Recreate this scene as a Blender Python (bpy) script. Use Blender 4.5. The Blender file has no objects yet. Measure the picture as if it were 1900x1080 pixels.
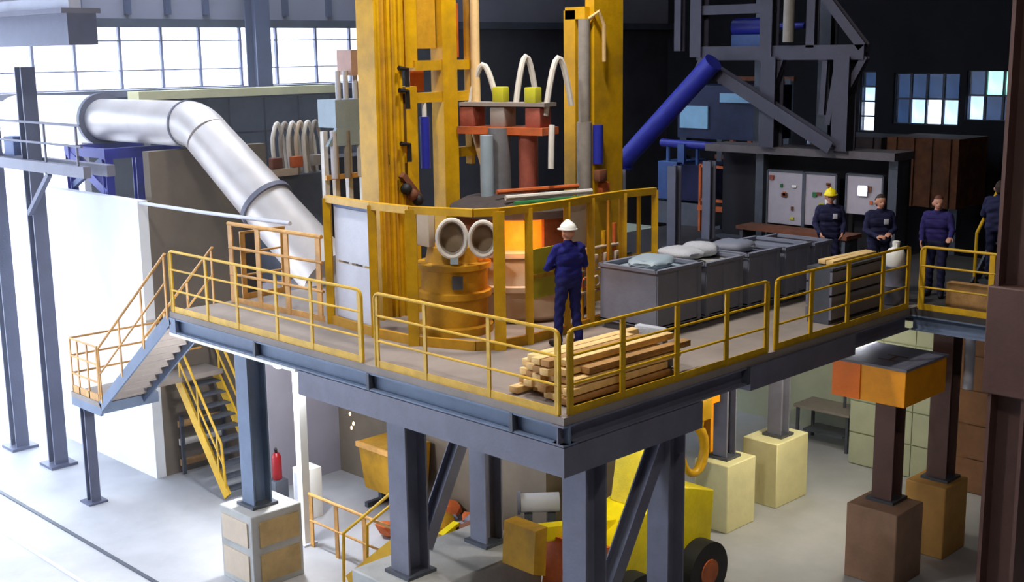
import bpy, bmesh, math, random
import numpy as np
from mathutils import Vector, Matrix
random.seed(7)
scn = bpy.context.scene
col = scn.collection

# ------------------------------------------------------------------ camera
yaw, pitch, roll, FPX = math.radians(45.3), math.radians(11.07), math.radians(-.76), 2280.0
fw = Vector((math.cos(pitch)*math.cos(yaw), math.cos(pitch)*math.sin(yaw), -math.sin(pitch)))
rt = Vector((math.sin(yaw), -math.cos(yaw), 0)); up = rt.cross(fw)
r2 = math.cos(roll)*rt + math.sin(roll)*up; u2 = -math.sin(roll)*rt + math.cos(roll)*up
cd = bpy.data.cameras.new('camera'); co = bpy.data.objects.new('camera', cd); col.objects.link(co)
co.matrix_world = Matrix(((r2.x, u2.x, -fw.x, -10.28), (r2.y, u2.y, -fw.y, -9.54), (r2.z, u2.z, -fw.z, 8.8), (0, 0, 0, 1)))
cd.sensor_width = 36; cd.lens = FPX/1900*36; cd.clip_end = 400
scn.camera = co

# ------------------------------------------------------------------ world, sun, exposure
w = bpy.data.worlds.new('world'); scn.world = w; w.use_nodes = True
bg = w.node_tree.nodes['Background']; bg.inputs[0].default_value = (.72, .83, 1, 1); bg.inputs[1].default_value = 2.8
sd = bpy.data.lights.new('sun', 'SUN'); sd.energy = 1.2; sd.angle = math.radians(20); sd.color = (1, .95, .88)
so = bpy.data.objects.new('sun', sd); col.objects.link(so); so.location = (-20, 60, 60)
so.rotation_euler = Vector((-.25, -.35, -1)).to_track_quat('-Z', 'Y').to_euler()
vs = scn.view_settings; vs.view_transform = 'Standard'; vs.look = 'None'; vs.gamma = 1; vs.use_curve_mapping = False
vs.exposure = 1.75
scn.cycles.use_denoising = True
scn.cycles.max_bounces = 8
scn.cycles.sample_clamp_indirect = 6

def area_lamp(loc, size, power, color=(1, .96, .90), target=None, size_y=None):
    l = bpy.data.lights.new('lamp_light', 'AREA'); l.energy = power; l.color = color
    l.shape = 'RECTANGLE'; l.size = size; l.size_y = size_y or size
    o = bpy.data.objects.new('lamp_light', l); col.objects.link(o); o.location = loc
    if target is not None: o.rotation_euler = (Vector(target)-Vector(loc)).to_track_quat('-Z', 'Y').to_euler()
    return o
# added overhead fill lamps, out of view (housings further down)
FILLS = [(-4, -6, 14.5, 105), (-3, 3, 14.5, 200), (3, 3, 14.5, 200)]
for b in FILLS: area_lamp((b[0], b[1], b[2]-.35), .9, b[3])

# ------------------------------------------------------------------ materials
def lin(c): return tuple(((v/255)/12.92 if v/255 <= .04045 else ((v/255+.055)/1.055)**2.4) for v in c) + (1,)
MATS = {}
def mat(name, c, rough=.6, metal=0, var=.25, scale=3.0, c2=None, dirt=0, bump=.15, emit=None, estr=0, spec=.4):
    if name in MATS: return MATS[name]
    m = bpy.data.materials.new(name); m.use_nodes = True; nt = m.node_tree; N = nt.nodes; L = nt.links
    b = N['Principled BSDF']; b.inputs['Roughness'].default_value = rough; b.inputs['Metallic'].default_value = metal
    b.inputs['Specular IOR Level'].default_value = spec
    tc = N.new('ShaderNodeTexCoord'); mp = N.new('ShaderNodeMapping'); L.new(tc.outputs['Object'], mp.inputs[0])
    n1 = N.new('ShaderNodeTexNoise'); n1.inputs['Scale'].default_value = scale; n1.inputs['Detail'].default_value = 6; n1.inputs['Roughness'].default_value = .65
    L.new(mp.outputs[0], n1.inputs['Vector'])
    r = N.new('ShaderNodeValToRGB'); L.new(n1.outputs[0], r.inputs[0])
    a = lin(c); bcol = lin(c2) if c2 else tuple(min(1, v*(1+var)) for v in a[:3])+(1,)
    r.color_ramp.elements[0].position = .3; r.color_ramp.elements[0].color = tuple(v*(1-var) for v in a[:3])+(1,)
    r.color_ramp.elements[1].position = .72; r.color_ramp.elements[1].color = bcol
    e = r.color_ramp.elements.new(.5); e.color = a
    out = r.outputs[0]
    if dirt:
        n2 = N.new('ShaderNodeTexNoise'); n2.inputs['Scale'].default_value = scale*.35; n2.inputs['Detail'].default_value = 8; L.new(mp.outputs[0], n2.inputs['Vector'])
        rr = N.new('ShaderNodeValToRGB'); rr.color_ramp.elements[0].position = .5; rr.color_ramp.elements[1].position = .7; L.new(n2.outputs[0], rr.inputs[0])
        mx = N.new('ShaderNodeMix'); mx.data_type = 'RGBA'; ml = N.new('ShaderNodeMath'); ml.operation = 'MULTIPLY'; ml.inputs[1].default_value = dirt
        L.new(rr.outputs[0], ml.inputs[0]); L.new(ml.outputs[0], mx.inputs[0]); L.new(out, mx.inputs[6]); mx.inputs[7].default_value = lin((70, 58, 48)); out = mx.outputs[2]
    L.new(out, b.inputs['Base Color'])
    if bump:
        n3 = N.new('ShaderNodeTexNoise'); n3.inputs['Scale'].default_value = scale*9; n3.inputs['Detail'].default_value = 4; L.new(mp.outputs[0], n3.inputs['Vector'])
        bp = N.new('ShaderNodeBump'); bp.inputs['Strength'].default_value = bump; bp.inputs['Distance'].default_value = .02
        L.new(n3.outputs[0], bp.inputs['Height']); L.new(bp.outputs[0], b.inputs['Normal'])
    if emit:
        b.inputs['Emission Color'].default_value = lin(emit); b.inputs['Emission Strength'].default_value = estr
    MATS[name] = m; return m
yel = mat('yellow_paint', (198, 150, 10), .45, dirt=.35, var=.15, scale=4)
yel2 = mat('ochre_yellow_paint', (184, 134, 18), .7, dirt=.45, var=.2, scale=4)
rail_y = mat('rail_yellow', (208, 162, 24), .45, dirt=.25, var=.15, scale=5)
rail_o = mat('rail_orange', (205, 150, 75), .5, dirt=.4, var=.2, scale=5)
lemon = mat('lemon_paint', (240, 214, 14), .45, var=.12, scale=4, dirt=.15)
lime = mat('lime_panel', (186, 182, 40), .5, var=.1)
orange = mat('orange_paint', (245, 158, 6), .45, dirt=.1, var=.1)
orange2 = mat('rust_orange', (190, 92, 40), .6, dirt=.5, var=.3)
steelb = mat('blue_grey_steel', (104, 118, 142), .5, var=.12, scale=2.5, dirt=.2)
steelg = mat('grey_steel', (112, 112, 128), .55, var=.12, scale=2.5, dirt=.25)
steeld = mat('dark_steel', (74, 78, 88), .5, var=.2, scale=3, dirt=.3)
steelv = mat('column_steel', (84, 88, 112), .5, var=.1, scale=3)
brownst = mat('brown_primer_steel', (92, 66, 60), .6, var=.15, scale=2, dirt=.2)
conc = mat('concrete', (170, 168, 164), .85, var=.15, scale=1.5, dirt=.15, bump=.4)
concf = mat('floor_concrete', (176, 176, 180), .6, var=.14, scale=.6, dirt=.25, bump=.3)
deckm = mat('deck_plate', (142, 131, 124), .7, var=.16, scale=1.2, dirt=.35)
cream = mat('cream_pier_paint', (226, 218, 168), .7, var=.1, scale=1.5, dirt=.12, bump=.2)
tan = mat('tan_panel', (176, 148, 100), .7, var=.2, scale=3, dirt=.35)
brownc = mat('brown_concrete', (150, 118, 98), .8, var=.18, scale=2, dirt=.3, bump=.3)
ochrec = mat('ochre_concrete', (188, 142, 76), .8, var=.18, scale=2, dirt=.3, bump=.3)
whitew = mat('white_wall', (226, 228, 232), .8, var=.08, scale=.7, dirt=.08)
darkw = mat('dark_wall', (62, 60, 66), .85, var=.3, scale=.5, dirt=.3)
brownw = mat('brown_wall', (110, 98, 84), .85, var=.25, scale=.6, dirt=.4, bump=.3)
blackw = mat('near_black_wall', (32, 31, 36), .9, var=.3, scale=.4)  # plain near-black wall tone
greyw = mat('grey_upper_wall', (150, 146, 158), .8, var=.12, scale=.6)
greenw = mat('pale_green_wall', (176, 180, 156), .8, var=.12, scale=1, dirt=.15)
brickw = mat('brown_brick_wall', (120, 84, 60), .85, var=.25, scale=1.5, dirt=.3)
silver = mat('galvanised_duct', (206, 198, 194), .42, metal=.3, var=.12, scale=1.2, dirt=.12, bump=.08)
creamd = mat('cream_duct', (214, 208, 190), .5, var=.08)
black = mat('black_rubber', (22, 22, 24), .6, var=.3)
navy = mat('navy_cloth', (24, 26, 112), .85, var=.25, scale=8, bump=.3)
navyd = mat('dark_navy_cloth', (24, 26, 62), .85, var=.25, scale=8, bump=.3)
navyt = mat('navy_trousers', (24, 28, 94), .85, var=.25, scale=8, bump=.3)
skin = mat('skin', (196, 140, 116), .55, var=.08, scale=10, bump=.05)
hairm = mat('dark_hair', (48, 34, 28), .7, var=.3, scale=30)
hairg = mat('red_brown_hair', (92, 52, 40), .7, var=.3, scale=30)
whiteh = mat('white_plastic', (238, 236, 230), .35, var=.03, bump=0)
yelh = mat('yellow_plastic', (240, 220, 30), .35, var=.04, bump=0)
bluep = mat('blue_paint', (40, 46, 150), .4, var=.15, scale=3)
bluem = mat('blue_machine', (58, 84, 138), .5, var=.2, scale=3, dirt=.2)
bluel = mat('light_blue_pane', (120, 165, 195), .3, var=.1)
greyp = mat('pale_grey_panel', (196, 196, 206), .5, var=.06, scale=3, dirt=.12)
beigep = mat('beige_panel', (190, 172, 150), .6, var=.08, scale=3, dirt=.15)
pinkp = mat('pink_grey_panel', (190, 156, 146), .6, var=.1, scale=3)
bluegp = mat('blue_grey_panel', (150, 166, 178), .5, var=.08, scale=3, dirt=.1)
hosew = mat('white_hose', (206, 200, 192), .5, var=.1, scale=6)
hoseg = mat('grey_hose', (140, 132, 124), .6, var=.15, scale=6)
beigepipe = mat('beige_pipe', (206, 172, 120), .5, var=.1, scale=4)
binm = mat('grey_bin_steel', (118, 122, 138), .6, var=.12, scale=2, dirt=.25)
bagm = mat('grey_sack', (176, 178, 186), .8, var=.12, scale=4, bump=.5)
wood = mat('sawn_timber', (226, 190, 128), .7, var=.2, scale=5, bump=.3)
wood2 = mat('weathered_timber', (170, 128, 78), .75, var=.3, scale=5, bump=.3)
rustm = mat('rust', (112, 66, 44), .8, var=.35, scale=3, dirt=.4)
redm = mat('red_paint', (136, 18, 26), .4, var=.1)
greenm = mat('green_paint', (40, 110, 62), .5, var=.15)
electrode = mat('graphite', (116, 116, 120), .5, var=.2, scale=4, metal=.2)
hotrust = mat('hot_rust', (150, 78, 62), .7, var=.25, scale=4)
glass = mat('glass_pane', (225, 235, 250), .08, var=.02, bump=0)
gb = glass.node_tree.nodes['Principled BSDF']; gb.inputs['Transmission Weight'].default_value = 1; gb.inputs['IOR'].default_value = 1.05
glow = mat('molten_glow', (255, 120, 30), .6, var=.3, scale=4, emit=(255, 96, 18), estr=.5)
lampm = mat('lamp_glass', (255, 255, 255), .4, emit=(235, 240, 255), estr=6, bump=0)
weldm = mat('weld_light', (255, 255, 255), .4, emit=(240, 245, 255), estr=25, bump=0)
sparkm = mat('spark_glow', (255, 190, 120), .4, emit=(255, 170, 100), estr=3, bump=0)
winlit = mat('daylit_glass', (225, 235, 250), .4, emit=(205, 225, 250), estr=.55, bump=0)
windim = mat('dim_dirty_glass', (130, 150, 180), .4, emit=(110, 135, 175), estr=.06, bump=0)

# ------------------------------------------------------------------ helpers
class MB:
    def __init__(s): s.v = []; s.f = []; s.sm = []
    def add(s, vs, fs, smooth=False):
        o = len(s.v); s.v += [Vector(v) for v in vs]; s.f += [[i+o for i in f] for f in fs]; s.sm += [smooth]*len(fs); return s
    def bx(s, x0, x1, y0, y1, z0, z1):
        v = [(x0, y0, z0), (x1, y0, z0), (x1, y1, z0), (x0, y1, z0), (x0, y0, z1), (x1, y0, z1), (x1, y1, z1), (x0, y1, z1)]
        return s.add(v, [(0, 3, 2, 1), (4, 5, 6, 7), (0, 1, 5, 4), (1, 2, 6, 5), (2, 3, 7, 6), (3, 0, 4, 7)])
    def cb(s, c, d, rz=0, bev=0):
        """box centred at c, size d, rotated about z, edges chamfered by bev"""
        b = bmesh.new(); bmesh.ops.create_cube(b, size=1); bmesh.ops.scale(b, vec=d, verts=b.verts)
        if bev: bmesh.ops.bevel(b, geom=list(b.edges), offset=bev, segments=2, profile=.5, affect='EDGES')
        bmesh.ops.rotate(b, matrix=Matrix.Rotation(rz, 3, 'Z'), verts=b.verts); bmesh.ops.translate(b, vec=c, verts=b.verts)
        b.verts.index_update(); s.add([v.co.copy() for v in b.verts], [[v.index for v in f.verts] for f in b.faces]); b.free(); return s
    def frame(s, p, q, upv=None):
        d = (Vector(q)-Vector(p)).normalized(); u = Vector(upv) if upv else (Vector((0, 0, 1)) if abs(d.z) < .95 else Vector((0, 1, 0)))
        a = d.cross(u).normalized(); b = a.cross(d).normalized(); return a, b
    def bar(s, p, q, wd, ht, upv=None):
        a, b = s.frame(p, q, upv); p = Vector(p); q = Vector(q); a = a*wd/2; b = b*ht/2
        v = [p-a-b, p+a-b, p+a+b, p-a+b, q-a-b, q+a-b, q+a+b, q-a+b]
        return s.add(v, [(3, 2, 1, 0), (4, 5, 6, 7), (0, 1, 5, 4), (1, 2, 6, 5), (2, 3, 7, 6), (3, 0, 4, 7)])
    def hbeam(s, p, q, wd, ht, t=.03, upv=None):
        """H section: flanges perpendicular to upv"""
        a, b = s.frame(p, q, upv); p = Vector(p); q = Vector(q)
        for k in (-1, 1): s.bar(p+b*k*(ht/2-t/2), q+b*k*(ht/2-t/2), wd, t, b)
        return s.bar(p, q, t, ht-2*t, b)
    def tube(s, pts, r, n=10, close=False):
        pts = [Vector(p) for p in pts]; rs = r if isinstance(r, (list, tuple)) else [r]*len(pts); rings = []
        a = None
        for i, p in enumerate(pts):
            d = (pts[min(i+1, len(pts)-1)]-pts[max(i-1, 0)]).normalized()
            if a is None:
                u = Vector((0, 0, 1)) if abs(d.z) < .9 else Vector((1, 0, 0)); a = d.cross(u).normalized()
            else: a = (a-d*a.dot(d)).normalized()
            b = d.cross(a); rings.append([p+(a*math.cos(2*math.pi*k/n)+b*math.sin(2*math.pi*k/n))*rs[i] for k in range(n)])
        v = [x for R in rings for x in R]; f = []
        for i in range(len(pts)-1):
            for k in range(n): f.append((i*n+k, i*n+(k+1) % n, (i+1)*n+(k+1) % n, (i+1)*n+k))
        s.add(v, f, True)
        o = len(s.v)-len(v)
        s.f += [[o+k for k in range(n)][::-1], [o+(len(pts)-1)*n+k for k in range(n)]]; s.sm += [False, False]; return s
    def cyl(s, c, r, z0, z1, n=20): return s.tube([(c[0], c[1], z0), (c[0], c[1], z1)], r, n)
    def lathe(s, c, prof, n=24):
        """prof: list of (r,z) relative to c, about vertical axis"""
        v = []; f = []
        for r, z in prof:
            for k in range(n): v.append((c[0]+r*math.cos(2*math.pi*k/n), c[1]+r*math.sin(2*math.pi*k/n), c[2]+z))
        for i in range(len(prof)-1):
            for k in range(n): f.append((i*n+k, i*n+(k+1) % n, (i+1)*n+(k+1) % n, (i+1)*n+k))
        f.append(list(range(n))[::-1]); f.append([(len(prof)-1)*n+k for k in range(n)])
        return s.add(v, f, True)
    def torus(s, c, R, r, axis, n=28, m=8, sy=1.0):
        ax = Vector(axis).normalized(); u = Vector((0, 0, 1)) if abs(ax.z) < .9 else Vector((1, 0, 0)); a = ax.cross(u).normalized(); b = ax.cross(a)
        v = []; f = []
        for i in range(n):
            t = 2*math.pi*i/n; d = a*math.cos(t)+b*math.sin(t)*sy; e = (a*math.cos(t)+b*math.sin(t))
            for j in range(m):
                p = 2*math.pi*j/m; v.append(Vector(c)+d*R+e*r*math.cos(p)+ax*r*math.sin(p))
        for i in range(n):
            for j in range(m): f.append((i*m+j, ((i+1) % n)*m+j, ((i+1) % n)*m+(j+1) % m, i*m+(j+1) % m))
        return s.add(v, f, True)
    def prism(s, poly, axis, a, b):
        """extrude a 2-D polygon along axis ('x','y','z') from a to b"""
        def mk(p, t): return {'x': (t, p[0], p[1]), 'y': (p[0], t, p[1]), 'z': (p[0], p[1], t)}[axis]
        n = len(poly); v = [mk(p, a) for p in poly]+[mk(p, b) for p in poly]
        f = [list(range(n))[::-1], [n+i for i in range(n)]]+[(i, (i+1) % n, n+(i+1) % n, n+i) for i in range(n)]
        return s.add(v, f)
    def sphere(s, c, r, n=12, m=8, sc=(1, 1, 1)):
        v = []; f = []
        for i in range(m+1):
            t = math.pi*i/m
            for k in range(n): v.append((c[0]+sc[0]*r*math.sin(t)*math.cos(2*math.pi*k/n), c[1]+sc[1]*r*math.sin(t)*math.sin(2*math.pi*k/n), c[2]+sc[2]*r*math.cos(t)))
        for i in range(m):
            for k in range(n): f.append((i*n+k, (i+1)*n+k, (i+1)*n+(k+1) % n, i*n+(k+1) % n))
        return s.add(v, f, True)
    def build(s, name, m, parent=None, bevel=0):
        me = bpy.data.meshes.new(name); vs_ = s.v
        if parent is not None: o0 = WORLD[parent.name]
        else:
            xs = [v.x for v in vs_]; ys = [v.y for v in vs_]; zs = [v.z for v in vs_]
            o0 = Vector(((min(xs)+max(xs))/2, (min(ys)+max(ys))/2, min(zs)))
        me.from_pydata([v-o0 for v in vs_], [], s.f)
        me.polygons.foreach_set('use_smooth', s.sm)
        b = bmesh.new(); b.from_mesh(me); bmesh.ops.remove_doubles(b, verts=b.verts, dist=1e-6); bmesh.ops.recalc_face_normals(b, faces=b.faces); b.to_mesh(me); b.free()
        me.set_sharp_from_angle(angle=math.radians(38))
        me.materials.append(m); o = bpy.data.objects.new(name, me); col.objects.link(o)
        if parent is not None: o.parent = parent
        else: o.location = o0
        WORLD[o.name] = o0
        if bevel:
            md = o.modifiers.new('bevel', 'BEVEL'); md.width = bevel; md.segments = 2; md.limit_method = 'ANGLE'
        return o
WORLD = {}
def thing(name, label, cat, loc=(0, 0, 0), group=None):
    o = bpy.data.objects.new(name, None); col.objects.link(o); o.location = loc; o.empty_display_size = .2
    o['label'] = label; o['category'] = cat
    if group: o['group'] = group
    WORLD[o.name] = Vector(loc); return o
def tag(o, label, cat, group=None):
    o['label'] = label; o['category'] = cat
    if group: o['group'] = group
    return o
def struct(o, label=None):
    o['kind'] = 'structure'
    if label: o['label'] = label
    return o
def B(*a): return MB().bx(*a)

# ------------------------------------------------------------------ the hall
def clear_glass(name, tint):
    m = bpy.data.materials.new(name); m.use_nodes = True; nt = m.node_tree; nt.nodes.clear()
    o = nt.nodes.new('ShaderNodeOutputMaterial'); t = nt.nodes.new('ShaderNodeBsdfTransparent'); g = nt.nodes.new('ShaderNodeBsdfGlossy'); x = nt.nodes.new('ShaderNodeMixShader')
    n = nt.nodes.new('ShaderNodeTexNoise'); n.inputs['Scale'].default_value = 1.3; n.inputs['Detail'].default_value = 4
    r = nt.nodes.new('ShaderNodeValToRGB'); r.color_ramp.elements[0].position = .3; r.color_ramp.elements[1].position = .7
    r.color_ramp.elements[0].color = tuple(v*.65 for v in tint)+(1,); r.color_ramp.elements[1].color = tuple(tint)+(1,)
    nt.links.new(n.outputs[0], r.inputs[0]); nt.links.new(r.outputs[0], t.inputs[0])
    g.inputs['Roughness'].default_value = .25; x.inputs[0].default_value = .05
    nt.links.new(t.outputs[0], x.inputs[1]); nt.links.new(g.outputs[0], x.inputs[2]); nt.links.new(x.outputs[0], o.inputs[0]); return m
pane_clear = clear_glass('clear_pane', (.95, .97, 1))
pane_blue = clear_glass('sooty_blue_pane', (.07, .10, .15))
pane_green = clear_glass('green_pane', (.42, .72, .58))
pane_mid = clear_glass('hazy_pane', (.45, .52, .62))

struct(B(-14.4, 30.4, -18.4, 22.4, -.3, 0).build('floor', concf), 'grey concrete shop floor')
g1 = MB(); g1.bx(-90, 90, 22.4, 140, -.32, -.02); g1.bx(-90, -14.4, -90, 22.4, -.32, -.02); struct(g1.build('ground', concf), 'pale yard outside the hall')
wb = MB(); wb.bx(5.0, 30.4, 22, 22.4, 0, 7.85); wb.bx(14.6, 30.4, 22, 22.4, 7.85, 9.65)
struct(wb.build('wall_back', darkw), 'dark back wall of the hall')
struct(B(-14.4, 30.4, 22, 22.4, 9.65, 17).build('wall_back_upper', greyw), 'grey cladding above the window band')
rb = MB()
for x in (4.9, 6.3, 7.5, 8.7, 11.4, 13.0, 14.3): rb.bx(x, x+.16, 21.86, 22, 9.9, 12)
struct(rb.build('trim_1', steelv), 'steel ribs on the grey cladding')
struct(B(-14.4, 30.4, 21.7, 22, 9.55, 9.78).build('trim_2', steeld), 'steel lintel beam above the window band')
struct(B(2.4, 14.6, 21.85, 22, 7.70, 7.88).build('trim_3', steelg), 'window sill beam')
winbar = mat('window_bar', (150, 150, 176), .5, var=.08)  # bars paled: window glare put into their colour
def window(name, x0, x1, z0, z1, cols, rows, m, y=22.1):
    o = bpy.data.objects.new(name, None); col.objects.link(o); o['kind'] = 'structure'; WORLD[o.name] = Vector((x0, y, z0)); o.location = (x0, y, z0)
    xs = cols; zs = rows
    for x in xs: B(x-.035, x+.035, y-.05, y+.05, z0, z1).build('mullion', winbar, o)
    for z in zs: B(x0, x1, y-.04, y+.04, z-.02, z+.02).build('glazing_bar', winbar, o)
    for i in range(len(xs)-1):
        for j in range(len(zs)-1): B(xs[i]+.045, xs[i+1]-.045, y-.01, y+.01, zs[j]+.03, zs[j+1]-.03).build('pane', m, o)
    return o
window('window_1', 2.6, 10.0, 7.88, 9.62, [2.6, 3.7, 4.85, 6.15, 7.4, 8.6, 9.95], [7.9, 8.4, 9.2, 9.6], pane_clear)
window('window_2', 10.6, 14.55, 7.88, 9.62, [10.65, 11.2, 12.65, 13.95, 14.5], [7.9, 8.4, 9.2, 9.6], pane_clear)
c = thing('building_column', 'dark blue steel stanchion between the two bands of bright windows', 'column', (10.0, 21.2, 0))
MB().hbeam((10.0, 21.2, 0), (10.0, 21.2, 16.5), .5, .55, .05, (0, 1, 0)).build('shaft', steelv, c)
MB().cb((10.0, 21.2, .05), (.8, .8, .1)).build('base_plate', steelv, c)
# right end wall with its far windows
XR = 30.0
wins = [(11.9, 13.4, 5.7, 7.0, pane_clear, 'window_3', 1), (17.3, 17.95, 5.55, 6.55, pane_clear, 'window_5', 1), (18.2, 18.8, 5.55, 6.5, pane_clear, 'window_6', 1)]
def xwin(name, y0, y1, z0, z1, m, ny=2, nz=2, x=XR+.15):
    o = bpy.data.objects.new(name, None); col.objects.link(o); o['kind'] = 'structure'; WORLD[o.name] = Vector((x, y0, z0)); o.location = (x, y0, z0)
    ys = [y0+(y1-y0)*i/ny for i in range(ny+1)]; zs = [z0+(z1-z0)*i/nz for i in range(nz+1)]
    for y in ys: B(x-.05, x+.05, y-.04, y+.04, z0, z1).build('mullion', steeld, o)
    for z in zs: B(x-.04, x+.04, y0, y1, z-.03, z+.03).build('glazing_bar', steeld, o)
    k = 0
    for i in range(ny):
        for j in range(nz):
            B(x-.01, x+.01, ys[i]+.04, ys[i+1]-.04, zs[j]+.03, zs[j+1]-.03).build('pane', m[k % len(m)] if isinstance(m, list) else m, o); k += 1
# openings (y0,y1,z0,z1) in the end wall, walls built around them by rows
OPEN = [(12.7, 13.3, 5.8, 7.9), (9.6, 12.0, 6.1, 7.85), (7.5, 9.35, 6.3, 7.95), (17.2, 18.9, 5.4, 6.7), (15.0, 15.5, 5.2, 5.75)]
ysb = sorted({-18.4, 22.4, *[o[0] for o in OPEN], *[o[1] for o in OPEN]})
wr = MB()
for a, b in zip(ysb[:-1], ysb[1:]):
    z = 0
    for o in sorted([o for o in OPEN if o[0] <= a+1e-6 and o[1] >= b-1e-6], key=lambda o: o[2]):
        wr.bx(XR, XR+.4, a, b, z, o[2]); z = o[3]
    wr.bx(XR, XR+.4, a, b, z, 17)
struct(wr.build('wall_right', blackw), 'black end wall')
xwin('window_3', 12.7, 13.3, 5.8, 7.9, [pane_clear, pane_clear, pane_mid, pane_blue], 1, 4)
xwin('window_4', 9.6, 12.0, 6.1, 7.85, [pane_mid, pane_blue, pane_clear, pane_blue, pane_mid, pane_blue, pane_blue, pane_blue], 4, 2)
xwin('window_5', 7.5, 9.35, 6.3, 7.95, [pane_blue, pane_green, pane_blue, pane_green, pane_mid, pane_blue], 3, 2)
xwin('window_6', 17.2, 18.9, 5.4, 6.7, [pane_clear, pane_blue, pane_clear], 3, 1)
xwin('window_7', 15.0, 15.5, 5.2, 5.75, pane_clear, 1, 1)
struct(B(-14.4, 30.4, -18.4, -18, 0, 17).build('wall_front', darkw))
# daylit side wall behind the camera's left: posts, low wall and header, open between
wl = MB(); wl.bx(-14.4, -14, -18.4, 22.4, 7, 17); wl.bx(-14.4, -14, -18.4, 9, 0, 7)
for y in (13.5, 18, 22): wl.bx(-14.4, -14, y-.2, y+.2, 0, 7)
struct(wl.build('wall_side', darkw), 'side wall with wide openings to the yard')
cl_ = MB(); cl_.bx(-14.4, 30.4, -18.4, 12, 17, 17.3); cl_.bx(-14.4, 30.4, 20, 22.4, 17, 17.3); cl_.bx(12, 30.4, 12, 20, 17, 17.3); cl_.bx(-14.4, -12, 12, 20, 17, 17.3)
struct(cl_.build('ceiling', blackw), 'dark roof with an added glazed rooflight')
rl = bpy.data.objects.new('window_added', None); col.objects.link(rl); rl['kind'] = 'structure'; rl.location = (-12, 12, 17.1); WORLD[rl.name] = Vector((-12, 12, 17.1))  # rooflight added to brighten the back wall, duct and left floor
for i in range(6):
    B(-12+4*i, -8+4*i, 12, 20, 17.1, 17.12).build('pane', pane_clear, rl); B(-12.05+4*i, -11.95+4*i, 12, 20, 17.0, 17.2).build('glazing_bar', steeld, rl)
# concrete partition: daylight on the flank put into its white, brown front
struct(B(1.78, 2.0, 13.4, 17.8, 0, 5.9).build('wall_left', whitew), 'concrete wall flank coloured white for the daylight on it')
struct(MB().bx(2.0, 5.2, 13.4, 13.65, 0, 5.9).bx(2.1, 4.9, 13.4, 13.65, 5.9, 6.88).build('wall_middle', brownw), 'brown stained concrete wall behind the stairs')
struct(B(3.05, 4.8, 11.0, 11.15, 0, 4.3).build('wall_service', greyw), 'pale wall under the platform behind the fire extinguisher')
# taller dark wall behind the duct with pale coping
wm = MB(); wm.bx(4.6, 10.0, 17.9, 18.2, 0, 7.75); struct(wm.build('wall_inner', darkw), 'dark clad wall below the windows')
pn = [4.7+1.06*i for i in range(6)]
for i in range(5):
    for z0, z1 in ((5.95, 6.8), (6.85, 7.7)): B(pn[i]+.03, pn[i+1]-.03, 17.86, 17.9, z0, z1).build('panel', steeld, bpy.data.objects['wall_inner'])
struct(B(4.3, 10.1, 17.75, 18.3, 7.75, 7.95).build('trim_4', cream), 'cream coping along the dark wall')
# housings of the added overhead fill lamps
for i, b in enumerate(FILLS):
    t = thing('added_fill_lamp', ['added overhead lamp over the near floor', 'added overhead lamp over the left platform edge', 'added overhead lamp over the furnace'][i], 'lamp', b[:3], 'added overhead lamps')
    MB().lathe((b[0], b[1], b[2]), [(.75, -.3), (.7, -.2), (.3, .15), (.15, .2)], 20).build('reflector', greyp, t)
    MB().tube([(b[0], b[1], b[2]+.15), (b[0], b[1], 16.98)], .03).build('stem', steeld, t)
# track rails set in the floor
for x, l in ((-.88, 'dark sunken track rail nearer the platform'), (-1.75, 'pale worn track rail further from the platform')):
    t = MB(); t.bx(x-.025, x+.025, -17, 21.5, 0, .025); t.bx(x+.045, x+.06, -17, 21.5, 0, .008)
    tag(t.build('track_rail', steeld if x > -1 else greyp), l, 'rail', 'floor track rails')

# ------------------------------------------------------------------ working platform
D = 4.5
pf = thing('steel_platform', 'large grey steel working platform on columns around the furnace', 'platform', (0, 0, 0))
sdeck = mat('shaded_deck', (58, 54, 54), .75, var=.25, scale=1.2, dirt=.3)  # far deck plates darkened: the shade there is put into the colour
B(0.02, 9.0, 0.02, 9.2, D-.1, D).build('deck', deckm, pf); B(9.0, 14, 0.02, 9.2, D-.1, D).build('deck', sdeck, pf); B(8.5, 14, -7, 0.02, D-.1, D).build('deck', sdeck, pf)
def chan(p, q, h, wd, m=steelb): return MB().hbeam(p, q, wd, h, .025).build('edge_beam', m, pf)
chan((.11, 0, D-.23), (.11, 9.2, D-.23), .26, .2, steelb)
chan((0, .11, D-.23), (8.5, .11, D-.23), .26, .2, steelg)
chan((8.6, -7, D-.23), (8.6, 0, D-.23), .26, .2, steelb)
B(0.0, .3, 9.0, 9.2, D-.4, D-.1).build('end_plate', steelb, pf); B(-.01, .22, 5.5, 9.2, D-.41, D-.365).build('lit_flange_strip', whiteh, pf)  # white strip below the channel paints the lamp light on its flange
for y in (.9, 3.75, 6.6): B(-.005, .2, y-.03, y+.03, D-.345, D-.11).build('stiffener', steeld, pf)
B(3.78, 3.84, -.01, .2, D-.35, D-.1).build('stiffener', steeld, pf)
B(3.84, 6.7, -.015, .25, D-.45, D-.11).build('cover_plate', steelg, pf)
B(0, .3, 0, 5.45, D-.74, D-.37).build('girder', steelg, pf); B(.3, 2.75, 0, .3, D-.74, D-.37).build('girder', steelg, pf)
for x in (2.0, 5.0, 7.9, 9.7): MB().hbeam((x, .3, D-.3), (x, 9.1, D-.3), .2, .36, .02).build('cross_beam', steeld, pf)
for y in (3.45, 7.6): MB().hbeam((.2, y, D-.3), (13.5, y, D-.3), .2, .36, .02).build('cross_beam', steeld, pf)
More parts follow.
